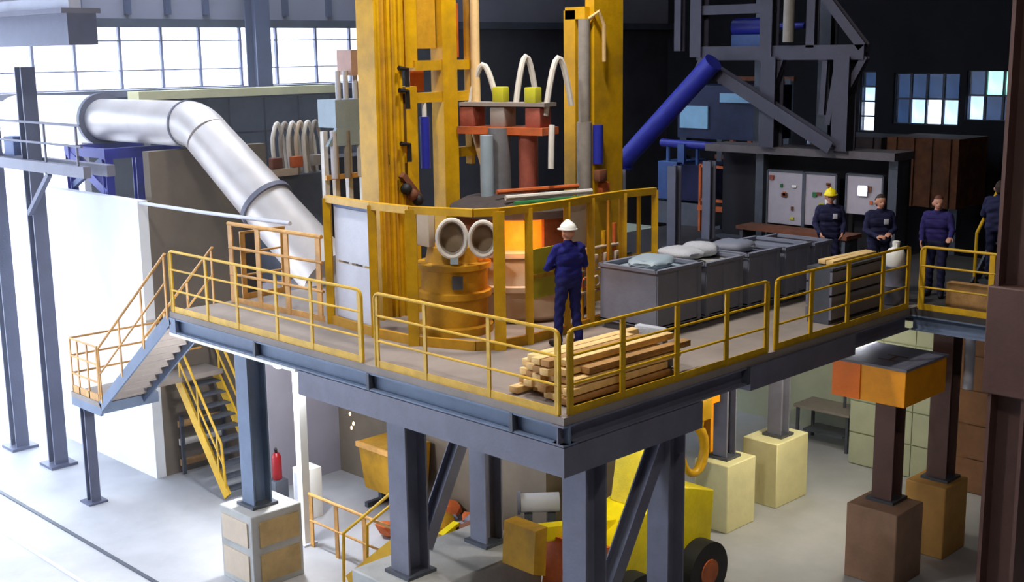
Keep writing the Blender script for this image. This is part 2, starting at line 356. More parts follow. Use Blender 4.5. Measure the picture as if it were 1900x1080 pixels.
COLS = [(.75, .35, D-.74, .40, steelg), (2.42, .35, D-.74, .36, steelg), (.55, 3.6, D-.37, .40, steelg), (2.1, 3.6, D-.48, .36, steelg), (.55, 7.62, D-.36, .36, steelb),
        (8.0, .02, 3.75, .36, brownst), (9.6, -.15, D-.12, .36, brownst), (7.95, 3.3, D-.48, .30, steelg), (9.75, 3.3, D-.48, .30, steelg)]
for x, y, z, s_, m in COLS:
    o = MB().hbeam((x, y, 1.3), (x, y, z), s_, s_, .03, (1, 0, 0)).build('column', m, pf)
    MB().cb((x, y, 1.325), (s_+.14, s_+.14, .05)).build('base_plate', steeld, o)
for p, q in (((2.3, .35, 3.7), (1.0, .35, 1.5)), ((2.0, 3.6, 3.9), (.8, 3.6, 1.6))):
    MB().hbeam(p, q, .2, .22, .02, (0, 1, 0)).build('brace', steelg, pf)
MB().tube([(9.6, -.55, 3.0), (9.6, -.55, D-.1)], .09).build('hanger_post', greyp, pf)

# concrete pedestals
def pier(x0, x1, y0, y1, z1, m, label, extra=None):
    t = thing('concrete_pier', label, 'pier', ((x0+x1)/2, (y0+y1)/2, 0), 'concrete column piers')
    B(x0, x1, y0, y1, 0, z1).build('body', m, t, .02)
    if extra: extra(t)
    return t
def panels(t):
    for z0, z1 in ((.12, .6), (.74, 1.17)):
        B(.24, 1.02, 7.10, 7.135, z0, z1).build('panel', tan, t); B(.075, .105, 7.24, 8.0, z0, z1).build('panel', beigep, t)
pier(.1, 1.1, 7.13, 8.1, 1.3, conc, 'grey pier with tan inset panels under the left stair column', panels)
pier(0, 2.6, 2.9, 4.3, 1.3, conc, 'long grey plinth under the two middle columns with the brace')
pier(.3, 1.2, -.1, .8, 1.3, conc, 'grey pier under the front corner column')
pier(2.0, 2.85, -.1, .8, 1.3, conc, 'grey pier under the second front column')
pier(7.5, 8.4, 2.9, 3.65, 1.3, cream, 'cream painted pier nearer the yellow hook')
pier(9.2, 10.3, 2.95, 3.75, 1.3, cream, 'taller looking cream painted pier behind the other one')
pier(7.4, 8.3, -.5, .42, 1.3, brownc, 'brown concrete pier under the orange box beam')
pier(9.1, 9.95, -.5, .25, 1.3, ochrec, 'ochre concrete pier behind the brown pier on the right')

# ------------------------------------------------------------------ guardrails
def rail(label, p, q, posts, z=D, h=1.05, m=rail_y, toe=.16, mids=(.70, .36), r=.024, pw=.06, grp='yellow guardrails of the platform', roundends=True, name='guardrail', below=.06):
    p = Vector((*p, z)); q = Vector((*q, z)); d = (q-p).normalized(); n = Vector((-d.y, d.x, 0)); L = (q-p).length
    t = thing(name, label, 'railing', tuple((p+q)/2), grp)
    U = Vector((0, 0, 1))
    if roundends:
        pts = [p+U*.02]
        for k in range(6): a = math.pi/2*k/5; pts.append(p+U*(h-.1)+d*(.1-.1*math.cos(a))+U*(.1*math.sin(a)))
        for k in range(6): a = math.pi/2*k/5; pts.append(q+U*(h-.1)-d*(.1-.1*math.sin(a+0))*1+U*(.1*math.cos(a))-d*0)
        pts.append(q+U*.02)
        MB().tube(pts, r, 8).build('top_rail', m, t)
    else: MB().tube([p+U*h, q+U*h], r, 8).build('top_rail', m, t)
    for k in mids: MB().tube([p+U*h*k, q+U*h*k], r*.75, 8).build('mid_rail', m, t)
    for s_ in posts: MB().bar(p+d*s_, p+d*s_+U*(h-.01), pw, .025, n).build('post', m, t)
    if toe: MB().bar(p+U*(toe/2-below), q+U*(toe/2-below), .012, toe).build('toe_board', m, t)
    return t
rail('left yellow guardrail beside the far stair head', (0.05, 9.15), (0.05, 3.9), [.05, 1.15, 2.05, 3.15, 4.05, 5.2])
rail('left yellow guardrail running up to the platform corner', (0.05, 3.6), (0.05, .12), [.04, 1.05, 2.27, 3.44])
rail('right yellow guardrail beside the timber planks', (.13, .05), (4.33, .05), [.04, 1.0, 2.1, 3.2, 4.16], pw=.09)
rail('right yellow guardrail beside the grey bins', (4.52, .05), (8.45, .05), [.04, .95, 2.0, 3.07, 3.9], pw=.09)
rail('short yellow guardrail in front of the man at the far right', (8.56, -.1), (8.56, -3.6), [.04, 1.2, 2.4, 3.46], pw=.09)
# orange-brown rails behind, around the furnace side
rail('tall rust-orange guardrail frame in front of the sloping duct', (1.2, 9.1), (1.3, 6.5), [.05, .85, 1.65, 2.5], h=1.4, m=rail_o, pw=.12, roundends=False, grp='rust orange guardrails', r=.035)
rail('rust-orange guardrail at the rear of the left landing', (2.4, 9.15), (1.45, 9.15), [.05, .9], h=1.2, m=rail_o, roundends=False, grp='rust orange guardrails', pw=.1)

# ------------------------------------------------------------------ stairs at the left end
st = thing('upper_stair_flight', 'grey steel stair flight descending left from the platform end', 'stairs', (.45, 11, 2.3))
for x in (0.02, .9): MB().bar((x, 9.2, 4.38), (x, 12.05, 2.24), .04, .2).build('stringer', steelb, st)
for i in range(12):
    y = 9.32+i*.24; z = 4.36-i*.178
    tr = B(.04, .88, y-.12, y+.125, z-.03, z).build('tread', deckm, st); B(.04, .88, y+.115, y+.125, z-.17, z-.03).build('riser', deckm, tr)
for x in (0.0, .92):
    o = MB().tube([(x, 9.2, 5.5), (x, 11.95, 3.4), (x, 12.0, 2.4)], .024, 8).build('handrail', rail_o, st)
    MB().tube([(x, 9.25, 5.0), (x, 11.95, 2.9)], .018, 8).build('mid_rail', rail_o, st)
    for i in range(4):
        y = 9.25+i*.9; MB().bar((x, y, 4.4-(y-9.2)*.75), (x, y, 5.48-(y-9.2)*.765), .05, .02, (1, 0, 0)).build('baluster', rail_o, st)
ld = thing('stair_landing', 'stair landing with pinkish railing against the bright yard', 'landing', (1.1, 12.6, 2.1))
B(0, 1.2, 12.05, 13.25, 2.22, 2.32).build('plate', deckm, ld); B(1.2, 3.0, 12.55, 13.25, 2.22, 2.32).build('plate', deckm, ld)
B(0, .06, 12.05, 13.25, 2.05, 2.22).build('edge_beam', steelb, ld); B(0, 1.2, 12.0, 12.05, 2.1, 2.3).build('edge_beam', steelb, ld)
for y in (12.1, 12.5, 12.9, 13.2): MB().bar((0.03, y, 2.3), (0.03, y, 3.4), .05, .02, (1, 0, 0)).build('post', rail_o, ld)
for z in (2.7, 3.05, 3.4): MB().tube([(0.03, 12.05, z), (.03, 13.2, z), (2.9, 13.2, z)], .022, 8).build('rail', rail_o, ld)
B(0.02, .05, 12.1, 13.2, 2.32, 2.46).build('toe_board', rail_o, ld)
ps = thing('landing_post', 'short dark steel post holding up the stair landing', 'post', (.22, 13.1, 0))
MB().hbeam((.22, 13.1, .03), (.22, 13.1, 2.05), .2, .2, .03, (0, 1, 0)).build('shaft', steelv, ps); MB().cb((.22, 13.1, .02), (.4, .4, .04)).build('base_plate', steelv, ps)
s2 = thing('lower_stair_flight', 'yellow-railed steep stair flight from the landing to the floor', 'stairs', (2.5, 11.6, 0))
for x in (2.07, 2.95): MB().bar((x, 12.75, 2.2), (x, 11.1, .12), .05, .24).build('stringer', rail_y, s2)
for i in range(10):
    y = 12.65-i*.165; z = 2.1-i*.205
    B(2.1, 2.92, y-.14, y+.12, z-.03, z).build('tread', steeld, s2)
for x in (2.05, 2.97):
    MB().tube([(x, 12.75, 3.2), (x, 11.2, 1.2), (x, 11.12, .3)], .028, 8).build('handrail', rail_y, s2)
    MB().tube([(x, 12.75, 2.75), (x, 11.15, .75)], .022, 8).build('mid_rail', rail_y, s2)
    for i in range(3): y = 12.65-i*.65; MB().bar((x, y, 2.1-(12.65-y)*1.25), (x, y, 3.06-(12.65-y)*1.29), .05, .02, (1, 0, 0)).build('baluster', rail_y, s2)

# ------------------------------------------------------------------ safety cage round the furnace
cg = thing('safety_cage', 'yellow safety cage of posts and rails standing round the furnace', 'cage', (3.3, 3.0, D))
CP = [(1.33, 6.36), (1.2, 5.05), (1.25, 4.2), (1.62, 3.25), (1.93, 3.05), (2.47, 2.98), (3.32, 3.0), (3.95, 3.08), (4.75, 3.1), (5.4, 2.97)]
PW = {0: .12, 1: .12, 2: .16, 4: .17, 5: .12, 6: .10, 7: .12, 8: .12, 9: .10}
for i, (x, y) in enumerate(CP):
    if i in PW: MB().cb((x, y, D+1.02), (PW[i], PW[i], 2.04), math.radians(45)).build('post', yel, cg)
for a, b in zip(CP[:-1], CP[1:]):
    MB().bar((*a, D+2.03), (*b, D+2.03), .10, .11).build('top_rail', yel, cg)
    MB().bar((*a, D+.07), (*b, D+.07), .06, .14).build('kick_plate', yel2, cg)
for a, b in ((5, 6), (8, 9)): MB().bar((*CP[a], D+1.0), (*CP[b], D+1.0), .05, .06).build('mid_rail', yel, cg)
MB().cb((5.08, 3.04, D+1.02), (.05, .05, 2.0)).build('upright', yel, cg); MB().cb((4.4, 3.09, D+1.02), (.05, .05, 2.0)).build('upright', yel, cg)
for z0, z1 in ((.1, 1.02), (1.06, 1.9)): MB().bar((1.40, 6.25, D+(z0+z1)/2), (1.28, 5.12, D+(z0+z1)/2), .03, z1-z0).build('grey_panel', greyp, cg)
MB().bar((1.40, 6.25, D+1.96), (1.28, 5.12, D+1.96), .05, .1).build('blue_top_strip', bluem, cg)
MB().bar((2.62, 3.06, D+1.02), (3.25, 3.08, D+1.02), .03, .75).build('lime_panel', lime, cg)
MB().bar((3.45, 3.12, D+1.62), (3.92, 3.16, D+1.62), .03, .72).build('beige_panel', beigep, cg)

# ------------------------------------------------------------------ furnace inside the cage
fc = (4.1, 4.8)
fu = thing('arc_furnace', 'arc furnace vessel with glowing orange mouth and red clamp columns', 'furnace', (*fc, D))
MB().lathe((*fc, D), [(1.0, 0), (1.12, .1), (1.12, .5), (1.18, .52), (1.18, .6), (1.12, .62), (1.08, 1.05), (1.14, 1.07), (1.14, 1.15), (1.0, 1.15)], 40).build('shell', beigep, fu)
MB().lathe((*fc, D), [(.82, 1.12), (.8, 1.62)], 32).build('molten_mouth', glow, fu)
def arcwall(c, r, th, a0, a1, z0, z1, n=30):
    b = MB(); v = []
    for i in range(n+1):
        a = math.radians(a0+(a1-a0)*i/n)
        for rr, z in ((r, z0), (r, z1), (r-th, z1), (r-th, z0)): v.append((c[0]+rr*math.cos(a), c[1]+rr*math.sin(a), z))
    f = [(0, 1, 2, 3), (4*n+3, 4*n+2, 4*n+1, 4*n)]
    for i in range(n):
        for k in range(4): f.append((4*i+k, 4*i+(k+1) % 4, 4*i+4+(k+1) % 4, 4*i+4+k))
    return b.add(v, f)
arcwall(fc, 1.05, .1, 225+22, 225+338, D+1.15, D+1.68).build('upper_shell', rustm, fu)
MB().lathe((*fc, D), [(1.15, 1.68), (1.15, 1.8), (.9, 1.92), (.4, 1.98)], 36).build('roof', mat('sooty_roof', (62, 54, 54), .8, var=.3, dirt=.4), fu)
E_ = [((3.98, 5.12), .19, electrode), ((4.25, 4.72), .16, hotrust), ((4.6, 5.05), .16, electrode)]
for (x, y), r, m in E_: MB().cyl((x, y), r, D+1.9, 7.55, 18).build('electrode', m, fu)
MB().tube([(3.62, 5.05, 6.4), (3.62, 5.05, 7.45)], .11).build('coolant_pipe', bluegp, fu)
cl = MB().bar((4.0, 5.95, 7.5), (4.4, 4.35, 7.5), .55, .12).build('clamp_arm', orange2, fu)
for t in (.08, .45, .86): MB().cb((4.0+.4*t, 5.95-1.6*t, 7.72), (.36, .30, .34), .2, .03).build('clamp_block', hotrust if t != .45 else deckm, cl)
MB().bar((4.0, 5.95, 7.93), (4.4, 4.35, 7.93), .4, .06).build('clamp_plate', deckm, fu)
for y in (5.35, 4.6): MB().cb((4.25, y, 8.08), (.2, .22, .26), .2, .02).build('yellow_lug', lime, fu)
def arc(p, q, h, n=10):
    p = Vector(p); q = Vector(q); return [p.lerp(q, i/n)+Vector((0, 0, h*math.sin(math.pi*i/n))) for i in range(n+1)]
HP = [(arc((4.1, 5.95, 7.9), (4.25, 5.45, 8.0), .62)), (arc((4.3, 5.05, 7.9), (4.75, 5.0, 8.0), .75)), (arc((4.35, 4.42, 7.75), (4.85, 4.3, 7.9), .85))]
for h in HP: MB().tube(h, .05, 8).build('cooling_hose', hosew, fu)
MB().tube(arc((4.38, 4.3, 7.6), (4.3, 4.25, 6.9), .1), .05, 8).build('cooling_hose', hosew, fu)
for i in range(3): MB().tube([(3.2+.1*i, 4.0+.3*i, 6.45+.06*i), (4.9, 3.6+.3*i, 6.45+.06*i)], .04, 8).build('roof_pipe', [greenm, hosew, orange2][i], fu)
gl = bpy.data.lights.new('furnace_light', 'POINT'); gl.energy = 8; gl.color = (1, .42, .12); gl.shadow_soft_size = .25
go = bpy.data.objects.new('furnace_light', gl); col.objects.link(go); go.location = (3.25, 3.95, D+1.4)
# yellow drum at the left of the vessel
dr = thing('tilting_drum', 'ochre yellow ringed drum behind the left cage posts', 'drum', (2.35, 4.5, D))
MB().lathe((2.35, 4.5, D), [(.6, 0), (.6, .12), (.52, .14), (.52, .55), (.58, .57), (.58, .66), (.52, .68), (.52, 1.0), (.58, 1.02), (.58, 1.1), (.45, 1.12), (.4, 1.35)], 32).build('shell', yel2, dr)
MB().cb((2.02, 4.06, D+.85), (.16, .06, .2), math.radians(-48)).build('hatch', steeld, dr); MB().cb((2.0, 4.1, D+1.2), (.12, .06, .12), math.radians(-48)).build('gauge', bluegp, dr)
MB().prism([(2.45, 5.8), (2.95, 5.8), (2.75, 6.05)], 'y', 4.0, 4.3).build('bracket', lime, dr)
tag(MB().cb((1.95, 4.75, 6.14), (.12, .50, .55), math.radians(-8), .02).build('control_box', beigep), 'beige box mounted above the yellow drum', 'box')
for i, (x, y, R) in enumerate(((1.98, 4.12, .22), (2.25, 3.72, .20))):
    t = thing('hose_coil', ['large grey hose coil hanging above the yellow drum', 'smaller grey hose coil beside the wide cage post'][i], 'hose', (x, y, 5.7), 'hose coils in the cage')
    MB().tube([(x+.07, y+.07, 6.03), (x+.16, y+.16, 6.03)], R, 28).build('reel_disc', mat('reel_brown', (128, 112, 92), .7, var=.2), t)
    for k in range(3): MB().torus((x+.05*k, y+.05*k, 6.03), R-.02*k, .035, (1, 1, 0), 28, 8, 1.3).build('loop', hosew if k == 0 else hoseg, t)
# clutter behind the right cage
vs_ = thing('valve_stand', 'yellow valve stand with pipes behind the right cage posts', 'valve stand', (4.6, 3.6, D))
for i in range(4): MB().tube([(4.2+.27*i, 3.5, D), (4.2+.27*i, 3.5, D+1.4+.1*(i % 2))], .04).build('riser', [yel2, hosew, yel, orange2][i], vs_)
for z in (.45, .8, 1.15): MB().tube([(4.1, 3.48, D+z), (5.2, 3.48, D+z)], .03).build('manifold', beigep, vs_)
for i in range(4):
    MB().torus((4.2+.27*i, 3.42, D+.62), .08, .018, (0, 1, 0), 16, 6).build('handwheel', hosew if i % 2 else orange2, vs_)
    MB().cb((4.2+.27*i, 3.46, D+.98), (.1, .1, .14), 0, .01).build('valve_body', beigep, vs_)

# ------------------------------------------------------------------ electrode masts
ml = thing('electrode_mast', 'tall yellow mast with framework left of the furnace', 'mast', (2.4, 6.1, D), 'electrode masts')
ZT = 11.5
B(2.0, 2.14, 5.9, 6.3, D, ZT).build('side_plate', yel, ml); B(2.14, 2.3, 5.96, 6.24, D, ZT).build('core', yel2, ml); B(2.3, 2.55, 5.9, 6.3, D, ZT).build('web', yel, ml)
B(2.36, 2.39, 5.87, 5.9, D, ZT).build('rib', yel2, ml); B(2.50, 2.55, 5.86, 5.9, D, ZT).build('rib', yel, ml); B(2.0, 2.04, 5.86, 5.9, D, ZT).build('rib', yel, ml); B(2.72, 2.75, 5.97, 6.0, 8.55, ZT).build('rib', yel2, ml)
B(2.55, 3.0, 6.0, 6.25, 8.55, ZT).build('wide_plate', yel, ml); B(3.0, 3.42, 6.02, 6.2, 8.85, ZT).build('wide_plate', yel2, ml)
B(3.46, 3.78, 5.9, 6.2, D, ZT).build('post', yel, ml); B(2.66, 2.9, 5.92, 6.16, D, 8.25).build('short_post', yel, ml)
B(4.12, 4.2, 5.95, 6.1, 6.9, ZT).build('slim_post', yel2, ml)
for z, x0, x1 in ((8.58, 2.9, 4.2), (8.06, 2.66, 4.2), (7.12, 3.7, 4.4), (7.1, 2.3, 2.66)): B(x0, x1, 5.94, 6.1, z-.08, z+.08).build('crossbeam', yel, ml)
MB().tube([(3.1, 5.98, 6.9), (3.1, 5.98, 7.75)], .08, 14).build('blue_cylinder', bluep, ml)
MB().tube([(3.1, 5.98, 7.75), (3.1, 5.98, 8.0)], .04, 10).build('piston_rod', hosew, ml)
B(3.0, 3.3, 6.2, 6.25, 8.15, 8.5).build('rust_plate', orange2, ml); B(3.85, 4.1, 6.2, 6.25, 8.7, 9.6).build('rust_plate', orange2, ml)
for z in (8.55, 8.2, 7.35): MB().tube([(2.45, 5.82, z), (2.62, 5.82, z-.02), (2.62, 5.82, z-.3)], .04, 8).build('dark_hose', black, ml)
for i in range(3): MB().sphere((2.5+.12*i, 5.78, 6.62-.1*i), .1, 10, 6).build('motor', black if i != 1 else rustm, ml)
MB().bar((2.45, 5.82, 6.85), (2.8, 5.82, 6.45), .1, .1).build('linkage', rustm, ml)
tag(MB().tube([(4.12, 5.6, D), (4.12, 5.6, 6.9), (4.15, 5.85, 7.4), (4.15, 5.85, 11.5)], [.1, .1, .08, .08], 14).build('riser_pipe', beigepipe), 'tall beige riser pipe right of the left yellow mast', 'pipe')
mr = thing('electrode_mast', 'broad yellow box mast right of the furnace with grey pipe', 'mast', (5.6, 4.6, D), 'electrode masts')
B(5.42, 6.16, 4.3, 4.5, D, 11.5).build('face_plate', yel, mr); B(5.30, 5.42, 4.62, 4.88, D, 9.45).build('side_plate', yel, mr); B(5.42, 5.6, 4.5, 4.85, D, 9.4).build('web', yel2, mr)
B(5.3, 5.5, 4.4, 4.85, 9.3, 9.5).build('cap_plate', yel, mr)
MB().tube([(5.30, 4.42, 6.4), (5.30, 4.42, 9.3)], .1, 14).build('grey_pipe', hoseg, mr); MB().tube([(5.30, 4.42, 5.2), (5.30, 4.42, 7.6)], .13, 14).build('pipe_sleeve', hoseg, mr)
MB().tube([(5.46, 4.25, 6.9), (5.46, 4.25, 7.55)], .09, 12).build('blue_cylinder', bluep, mr)
MB().cb((5.46, 4.2, 6.7), (.2, .15, .2), 0, .02).build('clamp', rustm, mr); MB().cb((5.6, 4.24, 6.45), (.2, .12, .25), 0, .02).build('clamp', orange2, mr)
MB().tube([(5.35, 4.35, 9.3), (5.42, 4.2, 9.42), (5.55, 4.2, 9.2), (5.58, 4.22, 8.6)], .035, 8).build('looped_hose', beigepipe, mr)

# ------------------------------------------------------------------ stack of cabinets left of the mast
sk = thing('gas_valve_rack', 'pale rack with grey and pinkish boxes left of the yellow mast', 'rack', (2.6, 7.5, D))
B(2.72, 3.2, 7.4, 7.8, 8.42, 8.85).build('pink_box', pinkp, sk); B(2.35, 3.05, 7.4, 7.9, 7.55, 8.02).build('grey_box', bluegp, sk)
for x in (2.2, 2.42, 2.7, 3.0): MB().cb((x, 7.55, 6.0), (.09, .09, 3.0)).build('leg', hosew if x != 2.42 else beigep, sk)
for x in (2.5, 2.66, 2.86): MB().tube([(x, 7.5, 8.0), (x, 7.5, 8.5)], .05).build('riser', greyp, sk)
MB().prism([(2.15, 7.25), (3.05, 7.25), (3.05, 7.55), (2.35, 7.55)], 'y', 7.38, 7.45).build('sloped_panel', bluegp, sk)
B(2.15, 3.1, 7.45, 7.5, 6.68, 6.76).build('shelf_rail', rail_o, sk)
for i in range(3): MB().tube([(2.3+.28*i, 7.42, 6.7), (2.3+.28*i, 7.42, 7.5)], .06, 10).build('gas_bottle', [greyp, hoseg, hosew][i], sk)

# ------------------------------------------------------------------ exhaust duct
du = thing('exhaust_duct', 'big silvery exhaust duct bending down towards the furnace', 'duct', (3, 12, 5))
pts = [(3, 17.0, 7.38), (3, 13.3, 7.4)]
for k in range(1, 8):
    a = math.radians(38)*k/7; pts.append((3, 13.3-1.2*math.sin(a), 7.4-1.2*(1-math.cos(a))))
l = Vector(pts[-1]); dd = Vector((.12, -math.cos(math.radians(38)), -math.sin(math.radians(38)))).normalized()
MB().tube(pts, .47, 36).build('horizontal_run', silver, du)
MB().tube([l, l+dd*2.0], [.47, .52], 36).build('sloped_run', silver, du)
MB().tube([l+dd*2.05, l+dd*4.1], [.52, .56], 36).build('lower_run', silver, du)
for q in (l+dd*2.0,): MB().tube([q, q+dd*.1], .58, 36).build('flange', steelg, du)
MB().tube([(3, 17.12, 7.38), (3, 17.0, 7.38)], .6, 36).build('flange', steelg, du)
MB().tube([(3, 13.28, 7.4), (3, 13.34, 7.4)], .49, 36).build('seam_band', steelg, du)
MB().tube([(3, 17.12, 7.38), (3, 21.6, 7.3)], .55, 36).build('cream_run', creamd, du)
sp = thing('duct_support', 'blue steel frame carrying the exhaust duct on the wall', 'support', (3, 16, 5.9))
for y in (15.2, 16.9):
    for x in (2.1, 3.7): MB().hbeam((x, y, 0), (x, y, 6.8), .18, .18, .02, (0, 1, 0)).build('leg', bluep, sp)
    MB().bar((2.0, y, 6.75), (3.8, y, 6.75), .2, .22).build('saddle', bluep, sp)
MB().bar((2.1, 16.9, 6.7), (2.1, 15.2, 5.9), .16, .2).build('brace', bluep, sp); MB().bar((2.1, 15.2, 6.75), (2.1, 16.9, 6.75), .14, .2).build('side_beam', bluep, sp)
MB().bar((2.1, 15.2, 6.7), (2.1, 16.9, 5.95), .1, .12).build('brace', bluem, sp)
tag(MB().tube([(1.9, 14.1, 5.85), (1.6, 10.6, 5.93), (1.4, 7.5, 6.02)], .035, 10).build('service_pipe', greyp), 'thin pale pipe running from the white wall to the rust-orange railing', 'pipe')
# hose bundle and dark machine behind the duct
hb = thing('hose_carrier', 'dark carrier with looping white hoses behind the duct', 'machine', (4.6, 12, D))
B(3.95, 5.3, 11.6, 12.4, 0, 6.35).build('body', steeld, hb, .02); B(3.7, 4.4, 11.5, 11.6, 6.35, 6.5).build('shelf', beigep, hb)
for i in range(6):
    x = 4.0+.19*i; MB().tube([(x, 11.7, 6.2), (x-.05, 11.7, 6.9)]+arc((x-.05, 11.7, 7.1), (x+.35, 11.9, 7.0), .35, 8)+[(x+.4, 11.9, 6.3)], .045, 8).build('hose', [hosew, hoseg, hosew, beigep, hosew, hoseg][i], hb)
for i in range(3): MB().cb((3.9+.5*i, 11.55, 6.62), (.25, .15, .22), 0, .02).build('connector', [rustm, orange2, hoseg][i], hb)
B(5.35, 7.2, 11.8, 12.6, 0, 6.6).build('casing', blackw, hb)

# ------------------------------------------------------------------ left building stanchions and their beam
for x, y, zt, lb in ((.76, 15.85, 8.6, 'dark blue stanchion with the cross beam at the far left, nearer the wall'), (.70, 17.7, 8.6, 'leftmost dark blue stanchion against the bright yard')):
    t = thing('stanchion', lb, 'column', (x, y, 0), 'left stanchions')
    MB().hbeam((x, y, .03), (x, y, zt), .3, .32, .04, (0, 1, 0)).build('shaft', steelv, t); MB().cb((x, y, .03), (.6, .6, .06)).build('base_plate', steelv, t)
wk = thing('pipe_bridge', 'grey walkway beam crossing the left stanchions', 'walkway', (.76, 15.5, 6.5))
B(.45, .60, 12.9, 20.5, 6.5, 6.72).build('beam', steelg, wk); B(.93, 1.1, 12.9, 20.5, 6.5, 6.72).build('beam', steelg, wk)
MB().bar((.5, 15.6, 5.6), (.5, 14.5, 6.5), .1, .1).build('bracket', steelv, wk)
for y in (13.2, 14.6, 17, 19): MB().bar((.5, y, 6.72), (.5, y, 7.5), .04, .04).build('rail_post', steelg, wk)
for z in (7.1, 7.5): MB().tube([(.5, 13.0, z), (.5, 20.4, z)], .025, 8).build('handrail', steelg, wk)
MB().cb((.75, 16.6, 6.95), (.3, .5, .4), 0, .02).build('blue_box', bluem, wk)
cr = thing('crane_girder', 'dark blue-grey crane girder end at the top left corner', 'crane', (1, 15, 9))
B(.7, 1.3, 13.6, 21.5, 9.02, 9.62).build('box_beam', steelv, cr); B(.6, 1.4, 13.6, 21.5, 9.62, 9.72).build('top_flange', steelg, cr)
B(.85, 1.1, 13.8, 21.5, 9.72, 9.95).build('crane_rail', greyp, cr)

# ------------------------------------------------------------------ people
def capsule(bm_v, bm_f, a, b, ra, rb, n=14, m=5):
    a = Vector(a); b = Vector(b); d = b-a
    if d.length < 1e-5: d = Vector((0, 0, 1e-3)); b = a+d
    d.normalize(); u = Vector((0, 0, 1)) if abs(d.z) < .9 else Vector((1, 0, 0)); p = d.cross(u).normalized(); q = d.cross(p)
    rings = [(a-d*ra*math.cos(math.pi/2*i/m), ra*math.sin(math.pi/2*i/m)) for i in range(1, m+1)]+[(b+d*rb*math.sin(math.pi/2*i/m), rb*math.cos(math.pi/2*i/m)) for i in range(m)]
    o = len(bm_v); bm_v.append(a-d*ra)
    for c_, r in rings: bm_v += [c_+(p*math.cos(2*math.pi*k/n)+q*math.sin(2*math.pi*k/n))*r for k in range(n)]
    bm_v.append(b+d*rb); e = len(bm_v)-1
    for k in range(n): bm_f.append((o, o+1+(k+1) % n, o+1+k)); bm_f.append((e, e-n+k, e-n+(k+1) % n))
    for i in range(len(rings)-1):
        for k in range(n): bm_f.append((o+1+i*n+k, o+1+i*n+(k+1) % n, o+1+(i+1)*n+(k+1) % n, o+1+(i+1)*n+k))
def hand_prims(wr, d, nrm, side):
    d = Vector(d).normalized(); nrm = Vector(nrm); nrm = (nrm-d*nrm.dot(d)).normalized(); s = d.cross(nrm)*side
    P_ = []; w_ = Vector(wr); pc = w_+d*.05
    for k in (-.026, 0, .026): P_.append((w_+d*.01+s*k*.8, w_+d*.085+s*k, .018, .016, 'skin'))
    for k, L in ((-.034, .062), (-.0115, .078), (.0115, .083), (.034, .074)):
        b = w_+d*.092+s*k; m_ = b+d*L*.5+nrm*L*.15; t = m_+d*L*.3+nrm*L*.42
        P_ += [(b, m_, .0115, .0105, 'skin'), (m_, t, .0105, .009, 'skin')]
    b = w_+d*.03+s*.035; m_ = b+d*.035+s*.03+nrm*.015; t = m_+d*.035+nrm*.02
    P_ += [(b, m_, .015, .013, 'skin'), (m_, t, .013, .011, 'skin')]
    return P_
